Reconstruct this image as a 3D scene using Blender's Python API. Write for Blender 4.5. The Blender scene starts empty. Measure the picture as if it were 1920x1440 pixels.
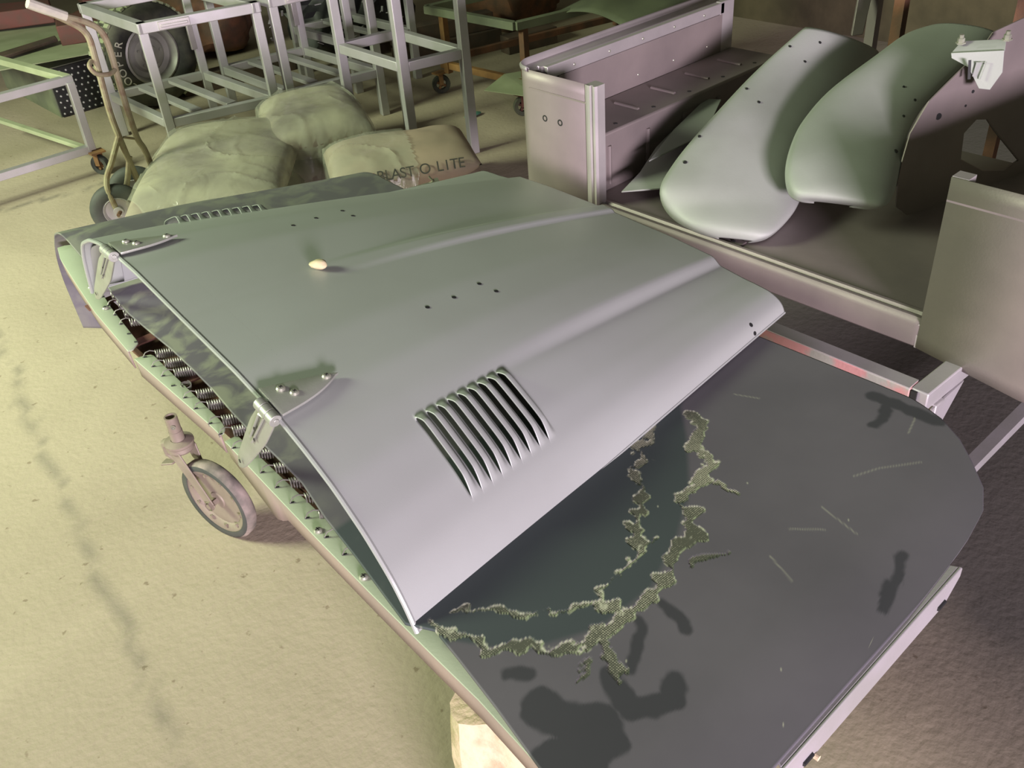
import bpy, bmesh, math, random
import numpy as np
from mathutils import Vector, Matrix, noise
random.seed(4); np.random.seed(4)
PI = math.pi
S = bpy.context.scene
COL = S.collection

# ------------------------------------------------------------------ camera, light, exposure
RIGHT = Vector((0.72899, -0.68073, -0.07192)); UP = Vector((0.43872, 0.38398, 0.81245)); FWD = Vector((0.52544, 0.62383, -0.57857))
cd = bpy.data.cameras.new('camera'); cam = bpy.data.objects.new('camera', cd); COL.objects.link(cam)
cd.sensor_width = 36; cd.lens = 1753.4 / 1920 * 36; cd.clip_start = .02; cd.clip_end = 60
cam.matrix_world = Matrix(((RIGHT.x, UP.x, -FWD.x, 0), (RIGHT.y, UP.y, -FWD.y, 0), (RIGHT.z, UP.z, -FWD.z, 1.65), (0, 0, 0, 1)))
S.camera = cam
w = bpy.data.worlds.new('workshop_air'); S.world = w; w.use_nodes = True
w.node_tree.nodes['Background'].inputs[0].default_value = (.80, .86, .62, 1)
w.node_tree.nodes['Background'].inputs[1].default_value = .09
def area(name, loc, tgt, size, sy, power, col):
    l = bpy.data.lights.new(name, 'AREA'); l.shape = 'RECTANGLE'; l.size = size; l.size_y = sy; l.energy = power; l.color = col
    o = bpy.data.objects.new(name, l); COL.objects.link(o); o.location = loc
    o.rotation_euler = (Vector(tgt) - Vector(loc)).to_track_quat('-Z', 'Y').to_euler(); return o
# yellow-green daylight through a window opening on the left, cooler lilac daylight through a doorway behind the photographer
wl_ = area('window_light', (-2.4, 4.4, 3.0), (.3, 3.1, 0), 1.6, 1.2, 150, (.86, 1.0, .67)); wl_.data.spread = math.radians(112)
area('doorway_light', (-2.3, -5.6, 1.85), (1.3, 1.6, .6), 1.8, 1.0, 1000, (1.0, .86, .98))
S.view_settings.view_transform = 'Standard'; S.view_settings.look = 'None'; S.view_settings.gamma = 1
S.view_settings.exposure = .2; S.view_settings.use_curve_mapping = False

# ------------------------------------------------------------------ materials
def nt(name):
    m = bpy.data.materials.new(name); m.use_nodes = True; t = m.node_tree
    return m, t, t.nodes['Principled BSDF']
def L(t, a, b): t.links.new(a, b)
def node(t, typ, **k):
    n = t.nodes.new(typ)
    for a, v in k.items():
        if a in n.inputs.keys() if hasattr(n, 'inputs') else False: n.inputs[a].default_value = v
        else: setattr(n, a, v)
    return n
def mat(name, c1, c2=None, scale=8, rough=.6, metal=0., bump=.1, bscale=60, detail=6, lo=.35, hi=.65, spec=.5):
    m, t, b = nt(name)
    c2 = c2 or tuple(x * .8 for x in c1)
    tc = t.nodes.new('ShaderNodeTexCoord')
    n1 = t.nodes.new('ShaderNodeTexNoise'); n1.inputs['Scale'].default_value = scale; n1.inputs['Detail'].default_value = detail
    L(t, tc.outputs['Object'], n1.inputs['Vector'])
    r = t.nodes.new('ShaderNodeValToRGB'); r.color_ramp.elements[0].position = lo; r.color_ramp.elements[1].position = hi
    r.color_ramp.elements[0].color = (*c1, 1); r.color_ramp.elements[1].color = (*c2, 1)
    L(t, n1.outputs[0], r.inputs[0]); L(t, r.outputs[0], b.inputs['Base Color'])
    b.inputs['Roughness'].default_value = rough; b.inputs['Metallic'].default_value = metal
    b.inputs['Specular IOR Level'].default_value = spec
    if bump:
        n2 = t.nodes.new('ShaderNodeTexNoise'); n2.inputs['Scale'].default_value = bscale; n2.inputs['Detail'].default_value = 4
        L(t, tc.outputs['Object'], n2.inputs['Vector'])
        bp = t.nodes.new('ShaderNodeBump'); bp.inputs['Strength'].default_value = bump; bp.inputs['Distance'].default_value = .004
        L(t, n2.outputs[0], bp.inputs['Height']); L(t, bp.outputs[0], b.inputs['Normal'])
    return m
M = {}
M['hood'] = mat('blasted_steel', (.39, .41, .395), (.36, .375, .36), 3, .43, .2, .04, 700)
M['hinge'] = mat('hinge_steel', (.42, .43, .39), (.34, .35, .31), 14, .45, .5, .05, 300)
M['screw'] = mat('screw_zinc', (.62, .63, .52), (.5, .5, .42), 30, .35, .7, 0)
M['tub'] = mat('tub_steel', (.28, .235, .225), (.20, .17, .165), 3.5, .5, .3, .06, 250)
M['bright'] = mat('bright_steel', (.52, .48, .48), (.44, .41, .41), 9, .42, .5, .04, 250)
M['fender'] = mat('primer_grey_steel', (.36, .375, .35), (.30, .315, .285), 4, .6, .12, .05, 200)
M['rail'] = mat('painted_rail', (.42, .47, .35), (.37, .42, .31), 5, .55, .1, .06, 200)
M['rail_side_lit'] = mat('rail_paint_lit_tan', (.33, .25, .21), (.27, .21, .18), 8, .75, 0, .1, 120)  # same rail paint; lilac light on its outer face painted in as tan
M['frame'] = mat('galvanised_tube', (.50, .47, .50), (.42, .41, .40), 7, .45, .4, .05, 200)
M['spring'] = mat('spring_wire', (.30, .29, .26), (.22, .21, .19), 40, .45, .6, 0)
M['rust'] = mat('rusty_steel', (.20, .09, .05), (.10, .06, .04), 12, .8, .1, .3, 90)
M['redrust'] = mat('red_primer', (.17, .05, .04), (.12, .06, .045), 8, .75, 0, .2, 60)
M['orange'] = mat('orange_rust_paint', (.33, .17, .06), (.16, .08, .035), 10, .7, 0, .2, 80)
M['dustrubber'] = mat('dusty_tyre_rubber', (.03, .03, .028), (.10, .10, .07), 9, .8, 0, .1, 120)
M['rubber'] = mat('caster_tread', (.045, .05, .048), (.07, .07, .065), 12, .7, 0, .1, 120)
M['treaddust'] = mat('dusty_tread', (.33, .27, .24), (.07, .07, .06), 16, .85, 0, .2, 90)
M['caster'] = mat('dusty_caster_metal', (.30, .25, .205), (.23, .185, .15), 10, .6, .2, .1, 120)
M['tubepaint'] = mat('chalky_tube', (.30, .26, .17), (.22, .15, .10), 30, .7, .1, .15, 160, lo=.45, hi=.7)
M['dark'] = mat('black_plastic', (.012, .012, .014), (.02, .02, .02), 9, .5, 0, .05, 80)
M['sack'] = mat('kraft_paper', (.40, .30, .235), (.34, .27, .21), 6, .75, 0, .25, 14)
M['sackdust'] = mat('dusted_sack', (.42, .37, .28), (.21, .16, .145), 3.2, .75, 0, .25, 14, lo=.42, hi=.62)
M['print'] = mat('black_print', (.05, .05, .05), (.09, .08, .07), 30, .8, 0, 0)
M['printred'] = mat('red_print', (.35, .07, .05), (.3, .1, .07), 30, .8, 0, 0)
M['printblue'] = mat('blue_print', (.05, .08, .12), (.06, .09, .1), 30, .8, 0, 0)
M['white'] = mat('white_print', (.6, .57, .48), (.5, .48, .42), 30, .8, 0, 0)
M['wood'] = mat('sawn_wood', (.60, .50, .33), (.48, .37, .23), 22, .85, 0, 1., 55, lo=.5, hi=.68)
M['brownwood'] = mat('old_timber', (.11, .07, .05), (.06, .045, .035), 9, .85, 0, .4, 40)
M['pebble'] = mat('pale_stone', (.62, .54, .34), (.55, .46, .28), 40, .7, 0, .3, 90)
M['greensheet'] = mat('green_dust_sheet', (.40, .43, .28), (.30, .33, .20), 5, .8, 0, .1, 60)
M['greendark'] = mat('green_dust_dark', (.20, .22, .14), (.13, .14, .10), 5, .8, 0, .1, 60)
M['rod'] = mat('plated_rod', (.5, .5, .4), (.3, .3, .25), 40, .35, .7, .1, 300)
M['teal'] = mat('teal_plastic', (.08, .25, .18), (.1, .2, .15), 20, .6, 0, 0)
M['rim'] = mat('grey_rim', (.46, .45, .42), (.33, .32, .30), 10, .5, .4, .1, 90)

def floor_mat():
    m, t, b = nt('dusty_concrete')
    tc = t.nodes.new('ShaderNodeTexCoord')
    def nz(s, d=8, dist=0.):
        n = t.nodes.new('ShaderNodeTexNoise'); n.inputs['Scale'].default_value = s; n.inputs['Detail'].default_value = d; n.inputs['Distortion'].default_value = dist
        L(t, tc.outputs['Object'], n.inputs['Vector']); return n
    a = nz(1.3, 6, .6); r = t.nodes.new('ShaderNodeValToRGB')
    r.color_ramp.elements[0].position = .32; r.color_ramp.elements[0].color = (.42, .35, .265, 1)
    r.color_ramp.elements[1].position = .68; r.color_ramp.elements[1].color = (.335, .275, .205, 1)
    L(t, a.outputs[0], r.inputs[0])
    at = t.nodes.new('ShaderNodeAttribute'); at.attribute_name = 'dirt_shade'
    mx = t.nodes.new('ShaderNodeMixRGB'); mx.inputs[2].default_value = (.10, .09, .08, 1)  # one dark tone for floor cracks and painted shade
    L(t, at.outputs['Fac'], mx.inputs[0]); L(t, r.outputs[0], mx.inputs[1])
    sp = nz(34, 3); rs = t.nodes.new('ShaderNodeValToRGB'); rs.color_ramp.elements[0].position = .27; rs.color_ramp.elements[1].position = .33
    rs.color_ramp.elements[0].color = (.55, .5, .45, 1); rs.color_ramp.elements[1].color = (1, 1, 1, 1)
    L(t, sp.outputs[0], rs.inputs[0])
    m2 = t.nodes.new('ShaderNodeMixRGB'); m2.blend_type = 'MULTIPLY'; m2.inputs[0].default_value = .8
    L(t, mx.outputs[0], m2.inputs[1]); L(t, rs.outputs[0], m2.inputs[2]); L(t, m2.outputs[0], b.inputs['Base Color'])
    b.inputs['Roughness'].default_value = .85
    n3 = nz(6, 7, 0); n4 = nz(55, 6)
    bp = t.nodes.new('ShaderNodeBump'); bp.inputs['Strength'].default_value = .35; bp.inputs['Distance'].default_value = .012
    bq = t.nodes.new('ShaderNodeBump'); bq.inputs['Strength'].default_value = .45; bq.inputs['Distance'].default_value = .004
    L(t, n3.outputs[0], bp.inputs['Height']); L(t, n4.outputs[0], bq.inputs['Height']); L(t, bp.outputs[0], bq.inputs['Normal']); L(t, bq.outputs[0], b.inputs['Normal'])
    return m
M['floor'] = floor_mat()
M['wall'] = mat('stained_plaster', (.085, .07, .035), (.05, .042, .02), 5, .9, 0, .4, 30)

def mat_mat():
    m, t, b = nt('worn_rubber_mat')
    tc = t.nodes.new('ShaderNodeTexCoord')
    n1 = t.nodes.new('ShaderNodeTexNoise'); n1.inputs['Scale'].default_value = 5; n1.inputs['Detail'].default_value = 7
    L(t, tc.outputs['Object'], n1.inputs['Vector'])
    r = t.nodes.new('ShaderNodeValToRGB'); r.color_ramp.elements[0].position = .3; r.color_ramp.elements[1].position = .7
    r.color_ramp.elements[0].color = (.110, .104, .118, 1); r.color_ramp.elements[1].color = (.136, .128, .144, 1)
    L(t, n1.outputs[0], r.inputs[0])
    def attr(n):
        a = t.nodes.new('ShaderNodeAttribute'); a.attribute_name = n; return a.outputs['Fac']
    def mix(f, a, col, mult=1.):
        x = t.nodes.new('ShaderNodeMixRGB'); 
        if mult != 1:
            mm = t.nodes.new('ShaderNodeMath'); mm.operation = 'MULTIPLY'; mm.inputs[1].default_value = mult; L(t, f, mm.inputs[0]); f = mm.outputs[0]
        L(t, f, x.inputs[0]); L(t, a, x.inputs[1])
        if isinstance(col, tuple): x.inputs[2].default_value = (*col, 1)
        else: L(t, col, x.inputs[2])
        return x.outputs[0]
    c = mix(attr('smooth'), r.outputs[0], (.058, .072, .076))
    c = mix(attr('stain'), c, (.028, .031, .035), .75)
    # exposed woven fabric: fine dots
    vo = t.nodes.new('ShaderNodeTexVoronoi'); vo.inputs['Scale'].default_value = 330; vo.inputs['Randomness'].default_value = .15
    L(t, tc.outputs['Object'], vo.inputs['Vector'])
    vr = t.nodes.new('ShaderNodeValToRGB'); vr.color_ramp.elements[0].position = .25; vr.color_ramp.elements[1].position = .5
    vr.color_ramp.elements[0].color = (.50, .49, .36, 1); vr.color_ramp.elements[1].color = (.09, .095, .07, 1)
    L(t, vo.outputs['Distance'], vr.inputs[0])
    c = mix(attr('wear'), c, vr.outputs[0])
    c = mix(attr('fray'), c, (.55, .56, .42), .9)
    n2 = t.nodes.new('ShaderNodeTexNoise'); n2.inputs['Scale'].default_value = 11; n2.inputs['Detail'].default_value = 9; n2.inputs['Distortion'].default_value = 1.2
    L(t, tc.outputs['Object'], n2.inputs['Vector'])
    rr = t.nodes.new('ShaderNodeValToRGB'); rr.color_ramp.elements[0].position = .42; rr.color_ramp.elements[1].position = .6
    L(t, n2.outputs[0], rr.inputs[0])
    mm = t.nodes.new('ShaderNodeMath'); mm.operation = 'MULTIPLY'; L(t, rr.outputs[0], mm.inputs[0]); L(t, attr('dust'), mm.inputs[1])
    c = mix(mm.outputs[0], c, (.24, .25, .195))
    L(t, c, b.inputs['Base Color'])
    b.inputs['Roughness'].default_value = .62; b.inputs['Specular IOR Level'].default_value = .4
    ad = t.nodes.new('ShaderNodeMath'); ad.operation = 'MULTIPLY'; ad.inputs[1].default_value = -1.; L(t, attr('wear'), ad.inputs[0])
    bp = t.nodes.new('ShaderNodeBump'); bp.inputs['Distance'].default_value = .0015; bp.inputs['Strength'].default_value = .8; L(t, ad.outputs[0], bp.inputs['Height'])
    L(t, bp.outputs[0], b.inputs['Normal'])
    return m
M['mat'] = mat_mat()
def film_mat():
    m, t, b = nt('clear_wrap_film')
    b.inputs['Base Color'].default_value = (.60, .60, .50, 1); b.inputs['Roughness'].default_value = .14
    b.inputs['Alpha'].default_value = .30; b.inputs['Specular IOR Level'].default_value = .9
    tc = t.nodes.new('ShaderNodeTexCoord'); n = t.nodes.new('ShaderNodeTexNoise'); n.inputs['Scale'].default_value = 9; n.inputs['Detail'].default_value = 5; n.inputs['Distortion'].default_value = 1.6
    L(t, tc.outputs['Object'], n.inputs['Vector'])
    bp = t.nodes.new('ShaderNodeBump'); bp.inputs['Distance'].default_value = .012; bp.inputs['Strength'].default_value = .5; L(t, n.outputs[0], bp.inputs['Height']); L(t, bp.outputs[0], b.inputs['Normal'])
    return m
M['film'] = film_mat()
def pinkbar():
    m = mat('flaking_pink_paint', (.52, .26, .25), (.34, .34, .30), 13, .6, .05, .2, 90, lo=.47, hi=.56); return m
M['pink'] = pinkbar()

# ------------------------------------------------------------------ helpers
V = Vector
class MB:
    def __init__(s): s.bm = bmesh.new()
    def face(s, pts):
        vs = [s.bm.verts.new(p) for p in pts]
        try: return s.bm.faces.new(vs)
        except ValueError: return None
    def box(s, lo, hi):
        (a, b, c), (d, e, f) = lo, hi
        return s.hexa([(a, b, c), (d, b, c), (d, e, c), (a, e, c)], [(a, b, f), (d, b, f), (d, e, f), (a, e, f)])
    def hexa(s, bot, top):
        vb = [s.bm.verts.new(p) for p in bot]; vt = [s.bm.verts.new(p) for p in top]; n = len(vb)
        s.bm.faces.new(vb[::-1]); s.bm.faces.new(vt)
        for i in range(n): s.bm.faces.new((vb[i], vb[(i + 1) % n], vt[(i + 1) % n], vt[i]))
        return s
    def bar(s, p0, p1, w, h=None, up=(0, 0, 1)):
        h = h or w; p0, p1 = V(p0), V(p1); d = (p1 - p0).normalized(); up = V(up)
        if abs(d.dot(up)) > .98: up = V((1, 0, 0))
        x = d.cross(up).normalized() * w / 2; y = x.cross(d).normalized() * h / 2
        q = [-x - y, x - y, x + y, -x + y]
        return s.hexa([p0 + k for k in q], [p1 + k for k in q])
    def prism(s, poly, off):
        off = V(off); return s.hexa([V(p) for p in poly], [V(p) + off for p in poly])
    def tube(s, pts, r, n=8, cap=True, closed=False):
        pts = [V(p) for p in pts]; rr = r if isinstance(r, (list, tuple)) else [r] * len(pts)
        rings = []; prev = None
        for i, p in enumerate(pts):
            if closed: d = pts[(i + 1) % len(pts)] - pts[i - 1]
            else: d = pts[min(i + 1, len(pts) - 1)] - pts[max(i - 1, 0)]
            d.normalize()
            if prev is None: a = d.orthogonal().normalized()
            else: a = (prev - d * prev.dot(d)).normalized()
            prev = a; b = d.cross(a)
            rings.append([s.bm.verts.new(p + (a * math.cos(2 * PI * k / n) + b * math.sin(2 * PI * k / n)) * rr[i]) for k in range(n)])
        m = len(rings)
        for i in range(m if closed else m - 1):
            A, B = rings[i], rings[(i + 1) % m]
            for k in range(n): s.bm.faces.new((A[k], A[(k + 1) % n], B[(k + 1) % n], B[k]))
        if cap and not closed: s.bm.faces.new(rings[0][::-1]); s.bm.faces.new(rings[-1])
        return s
    def lathe(s, prof, c, axis=(0, 0, 1), n=24, closed=False):
        c = V(c); ax = V(axis).normalized(); a = ax.orthogonal().normalized(); b = ax.cross(a); rings = []
        for (r, z) in prof:
            rings.append([s.bm.verts.new(c + ax * z + (a * math.cos(2 * PI * k / n) + b * math.sin(2 * PI * k / n)) * max(r, 1e-5)) for k in range(n)])
        m = len(rings)
        for i in range(m if closed else m - 1):
            A, B = rings[i], rings[(i + 1) % m]
            for k in range(n): s.bm.faces.new((A[k], A[(k + 1) % n], B[(k + 1) % n], B[k]))
        return s
    def build(s, name, m, parent=None, smooth=True, bevel=0, solid=0, sub=0, ang=35):
        bmesh.ops.recalc_face_normals(s.bm, faces=s.bm.faces)
        me = bpy.data.meshes.new(name); s.bm.to_mesh(me); s.bm.free()
        return link(name, me, m, parent, smooth, bevel, solid, sub, ang)
def link(name, me, m, parent=None, smooth=True, bevel=0, solid=0, sub=0, ang=35):
    if m is not None: me.materials.append(m if not isinstance(m, str) else M[m])
    o = bpy.data.objects.new(name, me); COL.objects.link(o)
    if parent: o.parent = parent; o.location = -V(parent.get('_o', (0, 0, 0)))
    if smooth:
        me.shade_smooth()
        try: me.set_sharp_from_angle(angle=math.radians(ang))
        except Exception: pass
    if solid:
        k = o.modifiers.new('thick', 'SOLIDIFY'); k.thickness = abs(solid); k.offset = -1 if solid > 0 else 1
    if bevel:
        k = o.modifiers.new('bev', 'BEVEL'); k.width = bevel; k.segments = 2; k.limit_method = 'ANGLE'; k.angle_limit = math.radians(40)
    if sub:
        k = o.modifiers.new('sub', 'SUBSURF'); k.levels = k.render_levels = sub
    return o
def thing(name, label, cat, loc, group=None):
    o = bpy.data.objects.new(name, None); COL.objects.link(o); o.location = loc; o['_o'] = tuple(loc)
    o.empty_display_size = .1
    o['label'] = label; o['category'] = cat
    if group: o['group'] = group
    return o
def tag(o, label, cat, group=None, kind=None):
    if label: o['label'] = label
    if cat: o['category'] = cat
    if group: o['group'] = group
    if kind: o['kind'] = kind
    return o
def sub(o_parent): return o_parent        # readability: grandchildren share their part's frame
def child(o, parent):                      # put an already linked (world-coordinate) mesh under a part
    o.parent = parent; return o
def setz(o, loc): o['_o'] = tuple(loc)
def grid_mesh(name, P, mask=None):
    # P: (nu, nv, 3) array -> quad mesh; mask (nu-1, nv-1) true = face kept
    nu, nv = P.shape[:2]; idx = np.arange(nu * nv).reshape(nu, nv)
    q = np.stack([idx[:-1, :-1], idx[1:, :-1], idx[1:, 1:], idx[:-1, 1:]], -1).reshape(-1, 4)
    if mask is not None: q = q[mask.reshape(-1)]
    me = bpy.data.meshes.new(name); me.from_pydata(P.reshape(-1, 3).tolist(), [], q.tolist()); me.update(); return me
def dome(mb, c, n, r=.005, h=.003):
    mb.lathe([(r, 0), (r, h * .4), (r * .75, h * .85), (r * .3, h), (0, h)], c, n, 12)
def disc(mb, c, n, r, h=.0006): mb.lathe([(r, 0), (r, h), (0, h)], c, n, 12)

# ------------------------------------------------------------------ setting
def fbm(x, y, z=0): return noise.noise((x, y, z))
xs = np.concatenate([np.linspace(-4, -.3, 12), np.arange(-.2, 2.6, .03), np.linspace(2.7, 5.2, 14)])
ys = np.concatenate([np.linspace(-3, 0, 10), np.arange(.1, 5.2, .03), np.linspace(5.3, 13, 20)])
X, Y = np.meshgrid(xs, ys, indexing='ij'); Z = np.zeros_like(X)
me = grid_mesh('floor', np.stack([X, Y, Z], -1))
def seg_dist(px, py, pts):
    d = np.full(px.shape, 9.)
    for (x0, y0), (x1, y1) in zip(pts[:-1], pts[1:]):
        dx, dy = x1 - x0, y1 - y0; tt = np.clip(((px - x0) * dx + (py - y0) * dy) / (dx * dx + dy * dy + 1e-12), 0, 1)
        d = np.minimum(d, np.hypot(px - x0 - tt * dx, py - y0 - tt * dy))
    return d
wob = np.vectorize(lambda a, b: fbm(a * 7, b * 7))(X, Y) * .03 + np.vectorize(lambda a, b: fbm(a * 25, b * 25, 3))(X, Y) * .02
dirt_shade = np.zeros_like(X)
for pts, wd, k in [([(.62, 5.0), (.48, 3.33), (.33, 2.4), (.227, 1.7), (.168, 1.33), (.1, .8)], .012, .42), ([(.3, 4.72), (.87, 4.52), (1.42, 4.42), (2.6, 4.3)], .016, .6), ([(-1, 3.0), (-.2, 2.95), (.4, 2.9)], .012, .4), ([(1.5, .6), (1.62, .3), (1.7, 0)], .02, .5)]:
    d = seg_dist(X + wob, Y + wob, pts); dirt_shade = np.maximum(dirt_shade, k * np.clip(1.3 - d / wd, 0, 1))
bare = np.clip((X - 1.15 - .25 * (Y - .5)) / .5 + wob * 4, 0, 1) * np.clip((3.2 - Y) / 1.2, 0, 1); dirt_shade = np.maximum(dirt_shade, bare)  # darker right-hand floor, with the shade under the tub painted into its colour
a = me.attributes.new('dirt_shade', 'FLOAT', 'POINT'); a.data.foreach_set('value', dirt_shade.reshape(-1).astype(np.float32))
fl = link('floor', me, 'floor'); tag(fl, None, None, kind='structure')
wl = MB().box((5.2, -3, 0), (5.35, 13, 3.2)).build('wall_back', 'wall'); tag(wl, None, None, kind='structure')

# ------------------------------------------------------------------ hood
O = np.array([.47, 1.40]); a_ = -.06; AX = np.array([math.cos(a_), math.sin(a_)]); AY = np.array([-math.sin(a_), math.cos(a_)]); HL = .99
def arc(v, z, n=401):
    v = np.array(v, float); z = np.array(z, float); s = np.r_[0, np.cumsum(np.hypot(np.diff(v), np.diff(z)))]; s /= s[-1]; u = np.linspace(0, 1, n)
    A, B = np.interp(u, s, v), np.interp(u, s, z)
    k = np.exp(-np.linspace(-2, 2, 41) ** 2); k /= k.sum()
    def sm(q, left): 
        p = np.r_[(2 * q[0] - q[20:0:-1]) if not left else q[20:0:-1], q, 2 * q[-1] - q[-2:-22:-1]]; return np.convolve(p, k, 'valid')
    return sm(A, False), sm(B, True)
RV = arc([0, .2, .33, .40, .47, .54, .594, .62, .64], [.872, .868, .855, .838, .815, .778, .735, .702, .665])
FV = arc([0, .2, .33, .42, .46, .485, .497, .5], [.722, .719, .712, .703, .694, .68, .667, .655])
UU = np.linspace(0, 1, 401)
def hood_pt(t, u):
    t = np.asarray(t, float); u = np.asarray(u, float); k = np.abs(u); g = t ** 1.6
    v = ((1 - t) * np.interp(k, UU, RV[0]) + t * np.interp(k, UU, FV[0])) * np.sign(u)
    z = (1 - g) * np.interp(k, UU, RV[1]) + g * np.interp(k, UU, FV[1])
    z = z + np.where(v < 0, .0275 * (1 - t) * v / .64, .058 * (1 - t) ** 1.5 * v / .64)
    def ss(x): x = np.clip(x, 0, 1); return x * x * (3 - 2 * x)
    z = z - np.where(v > 0, .055 * ss((k - .80) / .2) * (1 - t) ** 2, 0)
    amp = .013 * ss((t - .12) / .6)
    z = z - amp * ss((k - .595) / .055) * (1 - ss((k - .75) / .25))
    bead = .006 * ss((t - .2) / .5)
    z = z + bead * ss((.05 - np.abs(u)) / .018)
    return np.stack([O[0] + AX[0] * HL * t + AY[0] * v, O[1] + AX[1] * HL * t + AY[1] * v, z], -1)
def hood_n(t, u):
    e = 1e-3; a = hood_pt(t + e, u) - hood_pt(t - e, u); b = hood_pt(t, u + e) - hood_pt(t, u - e)
    n = np.cross(a, b); return n / np.linalg.norm(n, axis=-1, keepdims=True)
NL, T0, PT = 9, .172, .0218
tl = [0, .004]
tl += list(np.linspace(.01, T0 - .004, 26))
louv_rows = {}
per = np.array([0, .08, .2, .35, .5, .65, .8, .92])
for i in range(NL):
    base = T0 + i * PT
    louv_rows[len(tl)] = i; tl.append(base - 2e-4)          # foot of the mouth
    for f in per: tl.append(base + 1e-4 + f * (PT - 2e-4))
tl += list(np.linspace(T0 + NL * PT, .985, 90)) + [.992, .997, 1.0]
tl = np.array(tl)
ul = np.concatenate([np.linspace(-1, -.86, 18)[:-1], np.linspace(-.86, -.62, 44)[:-1], np.linspace(-.62, .62, 110)[:-1], np.linspace(.62, .86, 44)[:-1], np.linspace(.86, 1, 18)])
T, Uu = np.meshgrid(tl, ul, indexing='ij'); Tc = np.clip(T, 0, 1); Uc = np.clip(Uu, -.999, .999)
P = hood_pt(Tc, Uu); N = hood_n(np.clip(Tc, .002, .998), np.clip(Uc, -.997, .997))
disp = np.zeros_like(T); ka = np.abs(Uu)
UA, UB = .636, .856
env = np.clip((ka - UA) / .03, 0, 1) * np.clip((UB - ka) / .05, 0, 1); env = np.sqrt(np.clip(env, 0, 1)); env = env * env * (3 - 2 * env) ** .5
ph = (T - T0) / PT; inside = (ph > 0.002) & (ph < NL)
fr = ph - np.floor(ph)
lf = (1 - np.clip((fr - .35) / .6, 0, 1)); lf = lf * lf * (3 - 2 * lf)
disp = np.where(inside, .0135 * env * lf, 0)
for row in louv_rows: disp[row, :] = 0
# a shallow pressed dish round the whole louvre field
P = P + N * disp[..., None]
mask = np.ones((len(tl) - 1, len(ul) - 1), bool)
uc = (np.abs(ul[:-1]) + np.abs(ul[1:])) / 2
op = (uc > UA + .004) & (uc < UB - .004)
for row in louv_rows: mask[row, op] = False
hood = thing('truck_hood', 'blasted bare steel vehicle hood with two louvred sides lying on the black rubber mat', 'vehicle hood', (.47, 1.40, .66))
me = grid_mesh('hood_panel', P, mask)
hp = link('hood_panel', me, 'hood', hood, ang=50); 
sk = hp.modifiers.new('thick', 'SOLIDIFY'); sk.thickness = .0016; sk.offset = -1
tl2 = np.linspace(-1, 1, 161)
rear = hood_pt(np.zeros(161), tl2); rear[:, 2] -= .002
mb = MB(); mb.tube(rear.tolist(), .0042, 8); mb.build('rolled_edge', 'hood', hood)
for sgn in (-1, 1):
    e = hood_pt(np.linspace(0, 1, 60), np.full(60, sgn * 1.)); mb = MB(); mb.tube(e.tolist(), .0022, 6); mb.build('hemmed_edge', 'hood', hood)
# inner stiffener under the rear edge
mb = MB(); q = hood_pt(np.full(81, .07), np.linspace(-.96, .96, 81)); q2 = hood_pt(np.full(81, .012), np.linspace(-.96, .96, 81))
q3 = q.copy(); q3[:, 2] -= .022; q4 = q2.copy(); q4[:, 2] -= .016; 
me = grid_mesh('stiffener', np.stack([q, q3, q4], 0)); link('inner_stiffener', me, 'hood', hood, solid=.0015)
def hp1(t, u, off=0.):
    p = hood_pt(np.array(t), np.array(u)); n = hood_n(np.array(max(t, .002)), np.array(u)); n = n * np.sign(n[2]); return V((p + n * off).tolist()), V(n.tolist())
# drilled holes
for (t, u) in [(.35, -.34), (.41, -.34), (.48, -.32), (.49, -.38), (.33, .34), (.39, .37), (.46, .40), (.46, .33), (.89, -.95), (.89, -.985)]:
    p, n = hp1(t, u, .0004); mb = MB(); disc(mb, p, n, .0042, .0005); mb.build('drilled_hole', 'dark', hood)
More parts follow.
